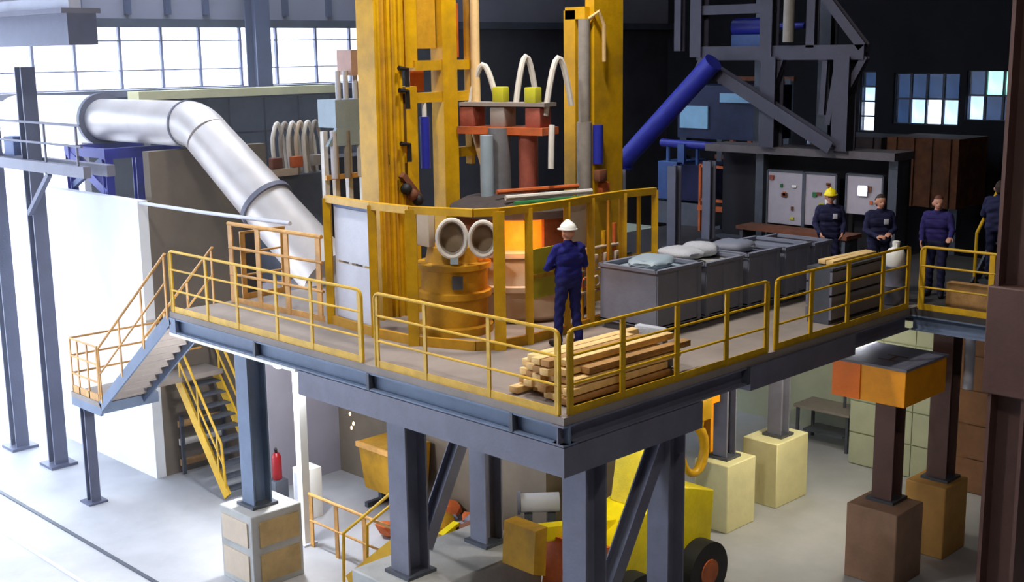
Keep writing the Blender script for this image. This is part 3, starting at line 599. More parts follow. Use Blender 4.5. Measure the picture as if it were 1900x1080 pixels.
def person(label, loc, rz, arms, mats, helmet=None, legs=((0, 0), (0, 0)), lean=0.0, turn=0.0, badge=False, scale=1.0, hairmat=None, hands=True):
    pr = []
    J, T, S, BO = 'jacket', 'trousers', 'skin', 'boots'
    lx = lean
    pr += [((0, -.085, .96), (0, .085, .96), .125, .125, T), ((lx*.2, -.08, 1.06), (lx*.2, .08, 1.06), .128, .128, J), ((lx*.3, -.07, 1.14), (lx*.3, .07, 1.14), .125, .125, J),
           ((lx*.6, -.095, 1.28), (lx*.6, .095, 1.28), .135, .135, J), ((lx*.85, -.13, 1.38), (lx*.85, .13, 1.38), .10, .10, J), ((lx, -.16, 1.43), (lx, .16, 1.43), .068, .068, J)]
    hx = lx*1.15
    pr += [((lx, 0, 1.44), (hx+.01, 0, 1.54), .062, .056, S), ((lx, 0, 1.46), (lx+.005, 0, 1.49), .078, .07, J)]
    ct, sn = math.cos(turn), math.sin(turn)
    def H(x, y, z): return (hx+x*ct-y*sn, x*sn+y*ct, z)
    pr += [(H(-.01, 0, 1.635), H(.015, 0, 1.665), .088, .086, S), (H(.04, 0, 1.575), H(.05, 0, 1.60), .052, .06, S), (H(.09, 0, 1.635), H(.108, 0, 1.605), .012, .017, S),
           (H(.088, 0, 1.568), H(.088, 0, 1.57), .02, .02, S), (H(.075, -.03, 1.652), H(.075, .03, 1.652), .022, .022, S)]
    for s in (-1, 1): pr += [(H(-.005, s*.09, 1.60), H(-.012, s*.094, 1.635), .014, .018, S)]
    if hairmat: pr += [(H(-.03, 0, 1.66), H(.01, 0, 1.70), .087, .078, 'hair'), (H(-.05, 0, 1.60), H(-.04, 0, 1.66), .065, .08, 'hair')]
    for s, (fx, fy) in zip((-1, 1), legs):
        hip = (0, s*.095, .93); kn = (fx*.5+.035, s*.105+fy*.5, .51); an = (fx, s*.115+fy, .11)
        pr += [(hip, kn, .102, .072, T), (kn, an, .072, .062, T), ((fx, s*.115+fy, .14), (fx, s*.115+fy, .07), .064, .058, T), ((fx-.035, s*.12+fy, .05), (fx+.15, s*.14+fy, .042), .05, .042, BO)]
    for s, (el, wr, hd, hn) in zip((-1, 1), arms):
        sh = (lx, s*.19, 1.415)
        pr += [(sh, el, .070, .055, J), (el, wr, .055, .043, J)]
        if hands: pr += hand_prims(wr, hd, hn, s)
    V = []; F = []
    for a, b, ra, rb, _ in pr: capsule(V, F, a, b, ra, rb)
    me = bpy.data.meshes.new('tmp'); me.from_pydata(V, [], F); ob = bpy.data.objects.new('tmp', me); col.objects.link(ob)
    md = ob.modifiers.new('r', 'REMESH'); md.mode = 'VOXEL'; md.voxel_size = .0095
    dg = bpy.context.evaluated_depsgraph_get(); me2 = bpy.data.meshes.new_from_object(ob.evaluated_get(dg))
    bpy.data.objects.remove(ob); bpy.data.meshes.remove(me)
    b = bmesh.new(); b.from_mesh(me2)
    for _ in range(3): bmesh.ops.smooth_vert(b, verts=b.verts, factor=.5, use_axis_x=True, use_axis_y=True, use_axis_z=True)
    b.to_mesh(me2); b.free(); me2.name = 'person'
    n = len(me2.polygons); C = np.zeros(n*3); me2.polygons.foreach_get('center', C); C = C.reshape(-1, 3)
    best = np.full(n, 1e9); reg = np.zeros(n, int); order = [J, T, S, BO, 'hair']
    for a, bb, ra, rb, rg in pr:
        a = np.array(a); d = np.array(bb)-a; L2 = max(d@d, 1e-9); t = np.clip(((C-a)@d)/L2, 0, 1); ds = np.linalg.norm(C-a-t[:, None]*d, axis=1)-(ra+(rb-ra)*t)
        k = ds < best; best[k] = ds[k]; reg[k] = order.index(rg)
    ml_ = [mats[0], mats[1], skin, black, hairmat or hairm]
    for m in ml_: me2.materials.append(m)
    # cloth folds: soft random ripple on the clothed regions
    nv = len(me2.vertices); X = np.zeros(nv*3); me2.vertices.foreach_get('co', X); X = X.reshape(-1, 3); NN = np.zeros(nv*3); me2.vertices.foreach_get('normal', NN); NN = NN.reshape(-1, 3)
    vr = np.zeros(nv)
    for p_, r_ in zip(me2.polygons, reg):
        if r_ < 2:
            for vi in p_.vertices: vr[vi] = 1
    rip = (np.sin(X[:, 2]*46+X[:, 1]*25+3*np.sin(X[:, 0]*18))+.6*np.sin(X[:, 2]*27-X[:, 0]*33))*.0045*vr
    X = X+NN*rip[:, None]; me2.vertices.foreach_set('co', X.ravel())
    me2.polygons.foreach_set('material_index', reg); me2.polygons.foreach_set('use_smooth', [True]*n); me2.update()
    t = bpy.data.objects.new('person', me2); col.objects.link(t); t.location = loc; t.rotation_euler = (0, 0, rz); t.scale = (scale,)*3
    tag(t, label, 'person'); WORLD[t.name] = Vector((0, 0, 0))
    e = MB()
    for s in (-1, 1): e.sphere(H(.083, s*.032, 1.632), .0125, 8, 6)
    e.build('eyes', black, t)
    MB().sphere(H(.093, 0, 1.578), .018, 10, 6, (.5, 1.3, .3)).build('mouth', mat('lips', (150, 84, 76), .5), t)
    if helmet:
        hm = MB(); v = []; f = []; n_, m_ = 24, 7
        for i in range(m_+1):
            a = math.pi/2*i/m_
            for k in range(n_):
                p = 2*math.pi*k/n_; v.append(H(.005+.128*math.cos(a)*math.cos(p), .112*math.cos(a)*math.sin(p), 1.685+.115*math.sin(a)+(.012 if i == m_ else 0)))
        for i in range(m_):
            for k in range(n_): f.append((i*n_+k, i*n_+(k+1) % n_, (i+1)*n_+(k+1) % n_, (i+1)*n_+k))
        f.append(list(range(n_))[::-1]); hm.add(v, f, True)
        ho = hm.build('hard_hat', helmet, t)
        br = MB(); v = []; f = []
        for z, ex in ((1.680, 0), (1.692, 0)):
            for rr in (.9, 1):
                for k in range(n_):
                    p = 2*math.pi*k/n_; vis = max(0, math.cos(p))**2*.045+.014 if rr == 1 else 0
                    v.append(H(.005+(.128*rr+vis)*math.cos(p), (.112*rr+.012*(rr == 1))*math.sin(p), z-.01*max(0, math.cos(p))))
        for k in range(n_):
            k2 = (k+1) % n_; f += [(k, k2, n_+k2, n_+k), (2*n_+k, 3*n_+k, 3*n_+k2, 2*n_+k2), (n_+k, n_+k2, 3*n_+k2, 3*n_+k)]
        br.add(v, f); br.build('brim', helmet, ho)
        MB().tube([H(.005+.1*math.cos(a), 0, 1.70+.108*math.sin(a)) for a in [math.pi*i/10 for i in range(1, 10)]], .012, 6).build('crown_rib', helmet, ho)
    if badge:
        MB().cb((lx*.7+.135, .07, 1.3), (.02, .08, .09), 0, .004).build('chest_badge', greyp, t)
    MB().torus((lx*.1, 0, 1.005), .165, .018, (0, 0, 1), 28, 6).build('jacket_hem', mats[0], t) if False else None
    return t
# man with the white hard hat: seen from behind, arms folded
person('man in blue overalls and white hard hat seen from behind with folded arms', (2.72, 2.42, D), math.radians(72),
       [((.06, -.30, 1.16), (.22, -.06, 1.20), (.1, 1, .1), (-1, 0, 0)), ((.05, .31, 1.15), (.25, .05, 1.17), (.1, -1, .1), (-1, 0, 0))],
       (navy, navyt), whiteh, legs=((-.04, -.03), (.05, .03)), turn=.25, scale=1.04)
person('man in dark overalls and yellow hard hat in front of the panel board', (9.35, 2.1, D), math.radians(222),
       [((.03, -.26, 1.16), (.2, -.2, 1.0), (.6, .2, -.5), (0, 1, 0)), ((.03, .26, 1.16), (.2, .2, 1.0), (.6, -.2, -.5), (0, -1, 0))],
       (navyd, navyd), yelh, legs=((0, -.02), (.02, .02)), turn=-.15, badge=True, lean=.03)
person('bare-headed dark-haired man between the yellow hard hat man and the white can', (9.25, 1.05, D), math.radians(228),
       [((.04, -.26, 1.15), (.24, -.12, 1.06), (.8, .5, .1), (0, .5, -1)), ((.04, .26, 1.15), (.24, .1, 1.1), (.8, -.5, .1), (0, -.5, -1))],
       (navyd, navyd), None, turn=.1, badge=True, hairmat=hairm, scale=1.0)
person('bare-headed red-haired man at the far right behind the short railing', (9.75, .22, D), math.radians(195),
       [((.05, -.25, 1.16), (.2, -.22, .98), (.7, 0, -.5), (0, 1, 0)), ((.10, .26, 1.18), (.34, .27, 1.08), (1, 0, -.1), (0, 0, -1))],
       (mat('violet_navy_cloth', (38, 30, 92), .85, var=.25, scale=8), navyd), None, legs=((-.06, 0), (.08, 0)), turn=.3, hairmat=hairg, lean=.04)

# ------------------------------------------------------------------ timber planks on the deck
k = 0
for lay in range(5):
    z = D+.02+lay*.105
    for j in range(6):
        if lay == 4 and j in (0, 5): continue
        y = .36+j*.165+random.uniform(-.01, .01); x0 = .45+random.uniform(-.12, .16)+.06*lay*(j == 0); L = 1.95+random.uniform(-.1, .15)
        o = MB().cb((x0+L/2, y, z+.045), (L, .145, .085), random.uniform(-.015, .015), .008).build('timber_plank', wood if (lay+j) % 3 else wood2)
        tag(o, 'timber plank, %s layer of the corner stack, %s from the right railing' % (['bottom', 'second', 'middle', 'fourth', 'top'][lay], ['nearest', 'second', 'third', 'fourth', 'fifth', 'farthest'][j]), 'plank', 'timber planks stacked at the platform corner')
for x in (.8, 2.0): tag(B(x-.04, x+.04, .3, 1.3, D, D+.02).build('bearer', wood2), 'thin bearer under the timber stack, %s end' % ('corner' if x < 1 else 'far'), 'batten')
w_ = MB().cb((2.62, .80, D+.40), (.14, .5, .36), .1, .05).build('white_sack', bagm); tag(w_, 'crumpled white sack at the right end of the timber planks', 'sack')
tag(MB().cb((2.62, .80, D+.11), (.3, .55, .2), .1, .02).build('sack_crate', steeld), 'dark low crate under the white sack', 'crate')

# ------------------------------------------------------------------ row of grey bins
BX = [(4.02, 5.12, .98, 1.82), (5.24, 6.25, .94, 1.82), (6.37, 7.3, .95, 1.80), (7.42, 8.2, .93, 1.78), (8.3, 8.85, .9, 1.76)]
bl = ['nearest of the row of grey bins, beside the man with the white hard hat', 'second grey bin of the row, with sacks on top', 'third grey bin of the row, in the middle', 'fourth grey bin of the row behind the railing', 'farthest small grey bin of the row, by the yellow hard hat man']
for i, (x0, x1, h, y0) in enumerate(BX):
    t = thing('grey_bin', bl[i], 'bin', ((x0+x1)/2, y0+.55, D), 'row of grey bins')
    y1 = y0+1.12
    b = MB(); b.bx(x0, x1, y0, y0+.03, D+.14, D+h); b.bx(x0, x1, y1-.03, y1, D+.14, D+h); b.bx(x0, x0+.03, y0+.03, y1-.03, D+.14, D+h); b.bx(x1-.03, x1, y0+.03, y1-.03, D+.14, D+h); b.bx(x0, x1, y0, y1, D+.12, D+.16)
    b.build('body', binm, t)
    for x in (x0+.05, (x0+x1)/2, x1-.05): B(x-.04, x+.04, y0-.02, y0, D+.14, D+h).build('rib', binm, t)
    r = MB(); r.bx(x0-.02, x1+.02, y0-.03, y0+.05, D+h, D+h+.05); r.bx(x0-.02, x1+.02, y1-.05, y1+.03, D+h, D+h+.05); r.bx(x0-.03, x0+.05, y0, y1, D+h, D+h+.05); r.bx(x1-.05, x1+.03, y0, y1, D+h, D+h+.05); r.build('rim', binm, t)
    B(x0+.04, x1-.04, y0+.05, y1-.05, D+h-.08, D+h-.03).build('load', [bluegp, conc, steelg, binm, rustm][i], t)
    for x in (x0+.12, x1-.12): B(x-.08, x+.08, y0+.05, y1-.05, D, D+.13).build('skid', steeld, t)
def sack(label, c, s, rz, m=bagm):
    b = bmesh.new(); bmesh.ops.create_icosphere(b, subdivisions=3, radius=1)
    for v in b.verts:
        q = v.co; q = Vector((math.copysign(abs(q.x)**.6, q.x), math.copysign(abs(q.y)**.6, q.y), q.z)); n_ = 1+.08*math.sin(q.x*5+rz*9)*math.cos(q.y*6)
        v.co = Vector((q.x*s[0]*n_, q.y*s[1]*n_, q.z*s[2]*n_))
    bmesh.ops.rotate(b, matrix=Matrix.Rotation(rz, 3, 'Z'), verts=b.verts); bmesh.ops.translate(b, vec=c, verts=b.verts); b.verts.index_update()
    m_ = MB(); m_.add([v.co.copy() for v in b.verts], [[v.index for v in f.verts] for f in b.faces], True); b.free()
    tag(m_.build('sack', m), label, 'sack', 'sacks lying on the bins')
sack('pale blue-grey sack draped on the nearest grey bin', (4.5, 2.3, D+1.06), (.42, .32, .09), .3, bluegp)
sack('flat white sack on the second grey bin, left one', (5.5, 2.5, D+1.05), (.3, .36, .10), -.2)
sack('flat white sack on the second grey bin, right one', (6.0, 2.5, D+1.05), (.22, .3, .12), .5)
sack('dull grey sack on the middle grey bin', (6.8, 2.4, D+1.02), (.35, .35, .1), .2, binm)
t = thing('rail_crate', 'dark slatted crate behind the railing near the white can', 'crate', (7.3, .55, D))
for i in range(4): B(6.5, 8.1, .32, .36, D+.08+i*.2, D+.24+i*.2).build('slat', steelg, t); B(6.5, 8.1, .74, .78, D+.08+i*.2, D+.24+i*.2).build('slat', steelg, t)
for x in (6.5, 8.02): B(x, x+.08, .36, .74, D, D+.86).build('end_post', steeld, t)
B(6.5, 8.1, .32, .78, D+.86, D+.9).build('lid', steeld, t)
for i in range(2): tag(MB().cb((7.35+.05*i, .48+.14*i, D+.93+.02), (1.35, .13, .07), -.05*i, .008).build('loose_board', wood), ['pale loose board on the crate, nearest the railing', 'pale loose board on the crate, behind the first'][i], 'board', 'loose boards on the crate')
t = thing('steel_drum', 'dark drum under the white can by the railing corner', 'drum', (8.68, .42, D))
MB().lathe((8.68, .42, D), [(.19, 0), (.2, .02), (.19, .04), (.19, .3), (.2, .32), (.19, .34), (.19, .62), (.2, .64), (.18, .66)], 24).build('shell', steelg, t); MB().torus((8.68, .42, D+.65), .19, .012, (0, 0, 1), 24, 6).build('rim', steeld, t)
t = thing('white_can', 'bright white plastic can by the railing corner', 'can', (8.68, .42, D+.66))
MB().lathe((8.68, .42, D+.66), [(.15, 0), (.16, .02), (.16, .2), (.13, .27), (.06, .31), (.06, .36)], 20).build('body', whiteh, t); MB().lathe((8.68, .42, D+1.02), [(.065, 0), (.065, .05), (.03, .06)], 14).build('cap', whiteh, t)
MB().tube(arc((8.58, .35, D+.93), (8.66, .40, D+1.0), .06), .012, 6).build('handle', whiteh, t)

# ------------------------------------------------------------------ control booth and panel board at the back of the platform
bo = thing('control_booth', 'dark open-fronted booth with grey slab roof behind the workers', 'booth', (13.2, 5, D))
B(12.5, 13.3, 2.55, 7.2, 6.52, 6.68).build('roof_slab', mat('booth_slab', (96, 90, 94), .8, var=.15, dirt=.3), bo); B(13.2, 13.3, 2.6, 7.2, D, 6.52).build('rear_wall', blackw, bo)
for y in (2.7, 5.9): B(12.75, 12.95, y-.1, y+.1, D, 6.52).build('booth_post', steeld, bo)
B(12.9, 13.2, 2.7, 7.2, D, D+.05).build('plinth', steeld, bo)
pc = [('left board of the panel wall with red and green marks', 4.82, 5.72, 4.98, 6.12), ('middle board of the panel wall behind the yellow hard hat', 4.02, 4.78, 5.02, 6.12), ('right smaller board of the panel wall with a bright square', 2.95, 3.78, 5.35, 6.15)]
for i, (lb, y0, y1, z0, z1) in enumerate(pc):
    t = thing('panel_board', lb, 'panel', (12.85, (y0+y1)/2, D), 'panel boards in the booth')
    B(12.82, 12.90, y0, y1, z0, z1).build('sheet', mat('board_sheet', (172, 164, 172), .6, var=.08, dirt=.15), t)
    for a in (y0, y1): B(12.80, 12.92, a-.02, a+.02, D+.05, z1+.02).build('frame_post', steeld, t)
    B(12.80, 12.92, y0, y1, z1, z1+.04).build('frame_top', steeld, t)
    random.seed(11+i)
    for k in range(7 if i < 2 else 2):
        y = random.uniform(y0+.1, y1-.15); z = random.uniform(z0+.1, z1-.15)
        B(12.79, 12.82, y, y+random.uniform(.05, .14), z, z+random.uniform(.05, .13)).build('indicator', [rustm, orange2, greenm, whiteh, hotrust, lime, rustm][k], t)
t = thing('glow_square', 'bright white square glowing on the right board', 'lamp', (12.78, 3.38, 5.85))  # glowing white square set on the board for its bright spot
B(12.77, 12.82, 3.27, 3.49, 5.74, 5.96).build('housing', greyp, t); B(12.755, 12.77, 3.29, 3.47, 5.76, 5.94).build('lens', lampm, t)
dk = thing('booth_desk', 'dark desk with brown top below the panel boards', 'desk', (12.2, 4.7, D))
B(11.9, 12.5, 3.2, 5.9, D+.42, D+.5).build('top', rustm, dk)
for y in (3.3, 5.8): B(11.95, 12.45, y-.04, y+.04, D, D+.42).build('side', steeld, dk)
tag(MB().bar((9.7, 3.2, 5.2), (11.1, 2.81, 4.52), .12, .03).build('tilted_board', wood), 'pale board propped at a slant left of the workers', 'board')
# dark frames between cage and booth
for i, (x, y) in enumerate(((9.6, 7.3), (11.0, 6.9), (12.4, 7.0))):
    t = thing('dark_stanchion', ['dark grey stanchion just right of the safety cage', 'dark grey stanchion midway between cage and booth', 'dark grey stanchion beside the left panel board'][i], 'column', (x, y, D), 'dark stanchions behind the bins')
    MB().hbeam((x, y, D), (x, y, 6.3), .22, .22, .03, (1, 0, 0)).build('shaft', steelg, t); MB().cb((x, y, D+.02), (.4, .4, .04)).build('base_plate', steeld, t)

# ------------------------------------------------------------------ conveyor gantry above the booth
ga = thing('conveyor_gantry', 'grey steel gantry with diagonal braces above the booth', 'gantry', (12.5, 5.5, 6.7))
gsteel = mat('gantry_steel', (66, 64, 78), .6, var=.15, scale=2, dirt=.3)
def gb_(p, q, w_=.28, h_=.28, m=gsteel, n='member'): MB().hbeam(p, q, w_, h_, .03, (1, 0, 0) if abs(Vector(q).x-Vector(p).x) < .1 else None).build(n, m, ga)
X = 12.55
gb_((X, 7.45, 8.68), (X, 3.3, 8.68), .3, .2, n='bottom_chord'); gb_((X, 7.45, 9.62), (X, 5.5, 9.62), .2, .2, n='top_chord')
gb_((X, 8.0, 8.74), (X, 8.0, 10.8), .18, .18, n='upright'); gb_((X, 7.45, 8.6), (X, 7.45, 10.8), .3, .3, n='upright'); gb_((X, 5.6, 8.6), (X, 5.6, 10.8), .3, .3, n='upright')
MB().tube([(X-.2, 5.0, 8.9), (X-.2, 5.0, 10.8)], .12, 12).build('chute_pipe', hoseg, ga); gb_((X, 4.55, 8.78), (X, 4.55, 10.8), .2, .2, n='upright')
gb_((X, 3.35, 8.78), (X, 4.6, 10.2), .2, .2, n='diagonal')
gb_((X, 5.5, 6.68), (X, 5.5, 8.6), .36, .36, n='leg'); gb_((X, 3.75, 6.68), (X, 3.75, 8.6), .36, .36, n='leg')
gb_((X-.2, 7.25, 8.5), (X-.2, 3.85, 6.75), .26, .26, n='diagonal'); gb_((X, 5.5, 7.9), (X, 5.25, 8.6), .14, .14, n='knee_brace'); gb_((X, 3.7, 7.9), (X, 3.3, 8.6), .14, .14, n='knee_brace'); gb_((X, 4.25, 7.4), (X, 4.2, 8.6), .12, .12, n='strut'); gb_((X, 4.1, 7.2), (X, 3.9, 8.6), .12, .12, n='strut')
gb_((X+2.2, 7.45, 8.68), (X+2.2, 4.9, 8.68), .3, .2, n='rear_chord'); gb_((X+2.2, 5.5, 6.7), (X+2.2, 5.5, 10.8), .3, .3, steeld, 'rear_leg'); gb_((X+2.2, 7.2, 4.5), (X+2.2, 7.2, 10.8), .3, .3, steeld, 'rear_leg')
for y in (7.45, 5.5): MB().bar((X, y, 8.68), (X+2.2, y, 8.68), .15, .2).build('cross_member', steeld, ga)
t = thing('conveyor_drive', 'blue drive motor inside the gantry', 'motor', (13.3, 6.4, 8.8))
MB().tube([(13.3, 7.0, 9.25), (13.3, 5.95, 9.25)], .2, 18).build('motor_body', bluep, t); B(13.0, 13.6, 6.0, 6.9, 8.79, 9.08).build('bed_frame', bluem, t)
MB().tube([(13.3, 5.95, 9.25), (13.3, 5.2, 9.25)], .07, 12).build('shaft', bluep, t)
bp_ = thing('blue_chute', 'long blue pipe sloping down from the gantry to the furnace', 'pipe', (12, 8, 6.3))
p0 = Vector((12, 6.65, 8.5)); p1 = Vector((12, 9.25, 6.15)); MB().tube([p0, p1], .22, 20).build('barrel', bluep, bp_)
for t_ in (.97,): q = p0.lerp(p1, t_); d = (p1-p0).normalized(); MB().tube([q, q+d*.06], .27, 20).build('flange', bluep, bp_)

# ------------------------------------------------------------------ blue machinery behind
bm_ = thing('hydraulic_unit', 'dull blue hydraulic cabinet behind the safety cage', 'cabinet', (14, 9, D))
B(14, 15.2, 9.15, 9.75, D+.6, 6.05).build('tank', bluem, bm_, .02); B(14.05, 15.2, 8.25, 9.1, D+.6, 6.0).build('cabinet', navyd, bm_, .02); B(14.0, 15.2, 8.2, 9.8, D, D+.55).build('base', steeld, bm_)
B(13.95, 14.0, 8.9, 9.1, 6.05, 6.5).build('riser_box', bluem, bm_); MB().tube([(14.1, 9.7, 6.5), (14.1, 7.0, 6.45)], .1, 12).build('blue_header', bluep, bm_)
for y in (9.5, 9.0, 8.6): MB().tube([(14.1, y, 6.0), (14.1, y, 6.5)], .05, 8).build('stub', bluem, bm_)
cb_ = thing('crane_cab', 'dark blue cabin with light blue panes behind the blue chute', 'cabin', (14.6, 8.5, 6.6))
B(14.6, 16, 7.2, 9.6, 6.6, 7.9).build('shell', mat('cab_navy', (26, 34, 66), .6, var=.3), cb_); B(14.55, 14.6, 8.65, 9.5, 6.85, 7.4).build('pane', bluel, cb_); B(14.55, 14.6, 7.35, 8.3, 7.5, 7.72).build('pane', bluel, cb_)
for y in (7.3, 9.5): B(14.7, 14.9, y-.1, y+.1, D, 6.6).build('leg', steeld, cb_)
of_ = thing('orange_guard_frame', 'dark orange guard frame beside the blue cabinet', 'frame', (13.5, 7.6, D))
for y in (7.35, 8.05): B(13.46, 13.54, y-.03, y+.03, D, 6.1).build('post', orange2, of_)
for z in (5.25, 6.05): B(13.46, 13.54, 7.35, 8.05, z-.03, z+.03).build('rail', orange2, of_)
B(13.44, 13.56, 7.3, 8.1, 5.0, 5.12).build('red_beam', orange2, of_)
# orange-brown plant in the far right background
for i, (y0, y1, z0, z1, m, lb) in enumerate(((10.2, 12.8, 4.2, 5.9, mat('dark_rust', (58, 42, 36), .8, var=.3), 'dark rusty bunker below the far windows'), (7.6, 10.0, 3.8, 5.95, mat('dim_orange', (104, 58, 26), .8, var=.4, dirt=.4), 'dim orange bunker at the far right'))):
    t = thing('ore_bunker', lb, 'bunker', (26, (y0+y1)/2, 0), 'ore bunkers'); B(26, 28, y0, y1, z0, z1).build('hopper', m, t)
    for y in (y0+.2, y1-.2): B(26.2, 26.5, y-.15, y+.15, 0, z0).build('leg', steeld, t)
    for k in range(4): B(25.94, 26, y0+(y1-y0)*(k+.5)/4-.06, y0+(y1-y0)*(k+.5)/4+.06, z0, z1).build('rib', m, t)
t = thing('far_lattice', 'dim orange lattice frame behind the gantry legs', 'frame', (24, 13, 5))
for k in range(4): MB().bar((24, 12.3+.7*k, 5.2), (24, 12.9+.7*k, 7.8), .14, .14).build('lattice_bar', orange2, t)
for z in (5.2, 7.8): MB().bar((24, 12.2, z), (24, 15.2, z), .14, .14).build('chord', rustm, t)
for y in (12.4, 15.0): B(23.9, 24.1, y-.1, y+.1, 0, 7.8).build('leg', steeld, t)
# stair at the far right with yellow rails
s3 = thing('rear_stair', 'dark stair with yellow handrails behind the far right man', 'stairs', (11.5, -.4, D))
for i in range(8): B(10.9+i*.22, 11.14+i*.22, -.95, 0, D+.12+i*.2, D+.16+i*.2).build('tread', steeld, s3)
for y in (-.97, .02):
    MB().bar((10.8, y, D+.05), (12.7, y, D+1.75), .04, .22).build('stringer', steeld, s3)
    MB().tube([(10.85, y, D), (10.85, y, D+1.0), (12.6, y, D+2.6)], .03, 8).build('handrail', rail_y, s3)
B(12.7, 14, -1.0, .05, D+1.68, D+1.74).build('top_landing', steeld, s3); B(13.7, 13.8, -.95, -.85, D, D+1.68).build('landing_post', steeld, s3); B(13.7, 13.8, -.1, 0, D, D+1.68).build('landing_post', steeld, s3)
tag(B(9.0, 9.2, -2.0, -.35, D, D+.42).build('timber_box', wood2), 'low brown timber box behind the short right guardrail', 'box')

# ------------------------------------------------------------------ right foreground stanchion
rc = thing('foreground_stanchion', 'large dark brown stanchion at the right edge of the picture', 'column', (5.5, -2.98, 0))
MB().hbeam((5.55, -3.02, .05), (5.55, -3.02, 16.9), .5, .5, .05, (0, 1, 0)).build('shaft', brownst, rc)
B(5.25, 5.85, -3.4, -2.70, 4.25, 5.7).build('splice_box', brownst, rc, .02); MB().cb((5.55, -3.02, .03), (.9, .9, .06)).build('base_plate', brownst, rc)
MB().tube([(5.6, -2.74, .05), (5.6, -2.74, 4.25)], .06, 10).build('conduit', black, rc)
# orange box beam
ob = thing('box_beam', 'bright orange box beam with grey top resting on a brown column', 'beam', (8.1, .1, 3.0))
B(7.45, 8.85, -.5, .8, 3.1, 3.70).build('shell', orange, ob, .01); B(7.43, 8.87, -.52, .82, 3.70, 3.74).build('top_plate', steelg, ob)
for y in (.3, ): B(7.43, 7.45, y-.01, .8, 3.1, 3.70).build('end_plate', mat('bright_orange', (240, 118, 8), .45, var=.08), ob)

# ------------------------------------------------------------------ walls below the platform on the right and centre
wl1 = struct(B(12.6, 12.9, 1.2, 3.35, 0, 4.3).build('wall_pale', greenw), 'pale block wall behind the cream piers')
for r_ in range(6):
    for c_ in range(3):
        y0 = 1.22+c_*.71+(.0); B(12.56, 12.6, y0, y0+.69, .03+r_*.7, .70+r_*.7).build('block', greenw, wl1)
struct(B(14.2, 14.5, 3.35, 12, 0, 4.3).build('wall_recess', greenw), 'greenish wall in the recess behind the piers')
wl3 = struct(B(12.6, 12.9, -8, 1.2, 0, 4.3).build('wall_brick', brickw), 'brown wall at the lower right')
for r_ in range(6):
    for c_ in range(5): y0 = 1.18-(c_+1)*.85-(r_ % 2)*.4; B(12.56, 12.6, y0, y0+.82, .03+r_*.7, .70+r_*.7).build('block', brickw, wl3)
fw_ = struct(B(4.8, 7.2, 4.9, 11.4, 0, 4.3).build('wall_foundation', brownw), 'stained concrete furnace foundation below the deck')
tb = thing('work_table', 'dark table against the recess wall behind the cream piers', 'table', (13.4, 4.2, 0))
B(13.0, 13.8, 3.6, 5.0, .84, .9).build('top', deckm, tb)
for x in (13.05, 13.7):
    for y in (3.65, 4.9): B(x, x+.06, y, y+.06, 0, .84).build('leg', steeld, tb)
B(13.1, 13.7, 3.8, 4.8, .3, .34).build('shelf', steeld, tb)
tag(MB().tube([(13.5, 4.0, .9), (13.5, 4.0, 2.2), (13.3, 3.9, 2.5)], .035, 8).build('pipe_stub', steeld), 'thin dark pipe rising from the work table', 'pipe')
# lamp under the deck that lights the cream piers
ul = thing('work_lamp', 'work lamp hung under the deck in front of the cream piers', 'lamp', (8.6, 1.0, 3.9))
MB().cb((8.6, 1.0, 4.0), (.5, .3, .1), 0, .02).build('housing', greyp, ul); B(8.4, 8.8, .9, 1.1, 3.94, 3.95).build('lens', lampm, ul); MB().tube([(8.6, 1.0, 4.05), (8.6, 1.0, 4.4)], .02, 6).build('hanger', steeld, ul)
area_lamp((8.6, .95, 3.9), .5, 46, (1, .94, .70), (8.8, 3.4, 1.3), .25)
ul2 = thing('work_lamp', 'second work lamp hung under the deck above the pale wall', 'lamp', (11.0, 3.9, 3.9))
MB().cb((11.0, 3.9, 4.1), (.5, .3, .1), 0, .02).build('housing', greyp, ul2); B(10.8, 11.2, 3.8, 4.0, 4.04, 4.05).build('lens', lampm, ul2); MB().tube([(11.0, 3.9, 4.15), (11.0, 3.9, 4.4)], .02, 6).build('hanger', steeld, ul2)
area_lamp((11.0, 3.9, 4.02), .5, 12, (1, .97, .82), (13.2, 2.8, 1.6), .25)

ul3 = thing('work_lamp', 'added lamp under the deck brightening the yellow loader', 'lamp', (3.6, 1.1, 3.9))
MB().cb((3.6, 1.1, 4.1), (.5, .3, .1), 0, .02).build('housing', greyp, ul3); B(3.4, 3.8, 1.0, 1.2, 4.04, 4.05).build('lens', lampm, ul3); MB().tube([(3.6, 1.1, 4.15), (3.6, 1.1, 4.4)], .02, 6).build('hanger', steeld, ul3)
area_lamp((3.6, 1.1, 4.02), .5, 22, (1, .97, .85), (4.0, 2.3, 1), .25)  # added lamp, put in to brighten the loader

# ------------------------------------------------------------------ yellow loader under the platform
lo = thing('wheel_loader', 'bright yellow wheel loader parked under the platform', 'loader', (4.0, 2.2, 0))
MB().prism([(2.9, .55), (5.4, .55), (5.5, 1.7), (4.6, 2.0), (3.5, 1.75), (2.9, 1.35)], 'y', 1.75, 2.6).build('body', lemon, lo, .03)
MB().prism([(3.75, 1.8), (4.65, 1.95), (4.55, 2.9), (3.95, 2.9)], 'y', 1.85, 2.5).build('cab', lemon, lo, .03)
MB().prism([(3.9, 2.05), (4.5, 2.1), (4.45, 2.75), (4.02, 2.75)], 'y', 1.82, 1.85).build('cab_window', steeld, lo)
for x, y in ((3.25, 1.62), (5.0, 1.62), (3.25, 2.75), (5.0, 2.75)):
    wo = MB().tube([(x, y-.16, .5), (x, y+.16, .5)], .5, 28).build('wheel', black, lo); MB().tube([(x, y-.18, .5), (x, y+.18, .5)], .22, 20).build('hub', orange2, wo)
MB().bar((3.4, 2.15, 1.6), (1.9, 2.6, 1.75), .2, .22).build('boom', lemon, lo)
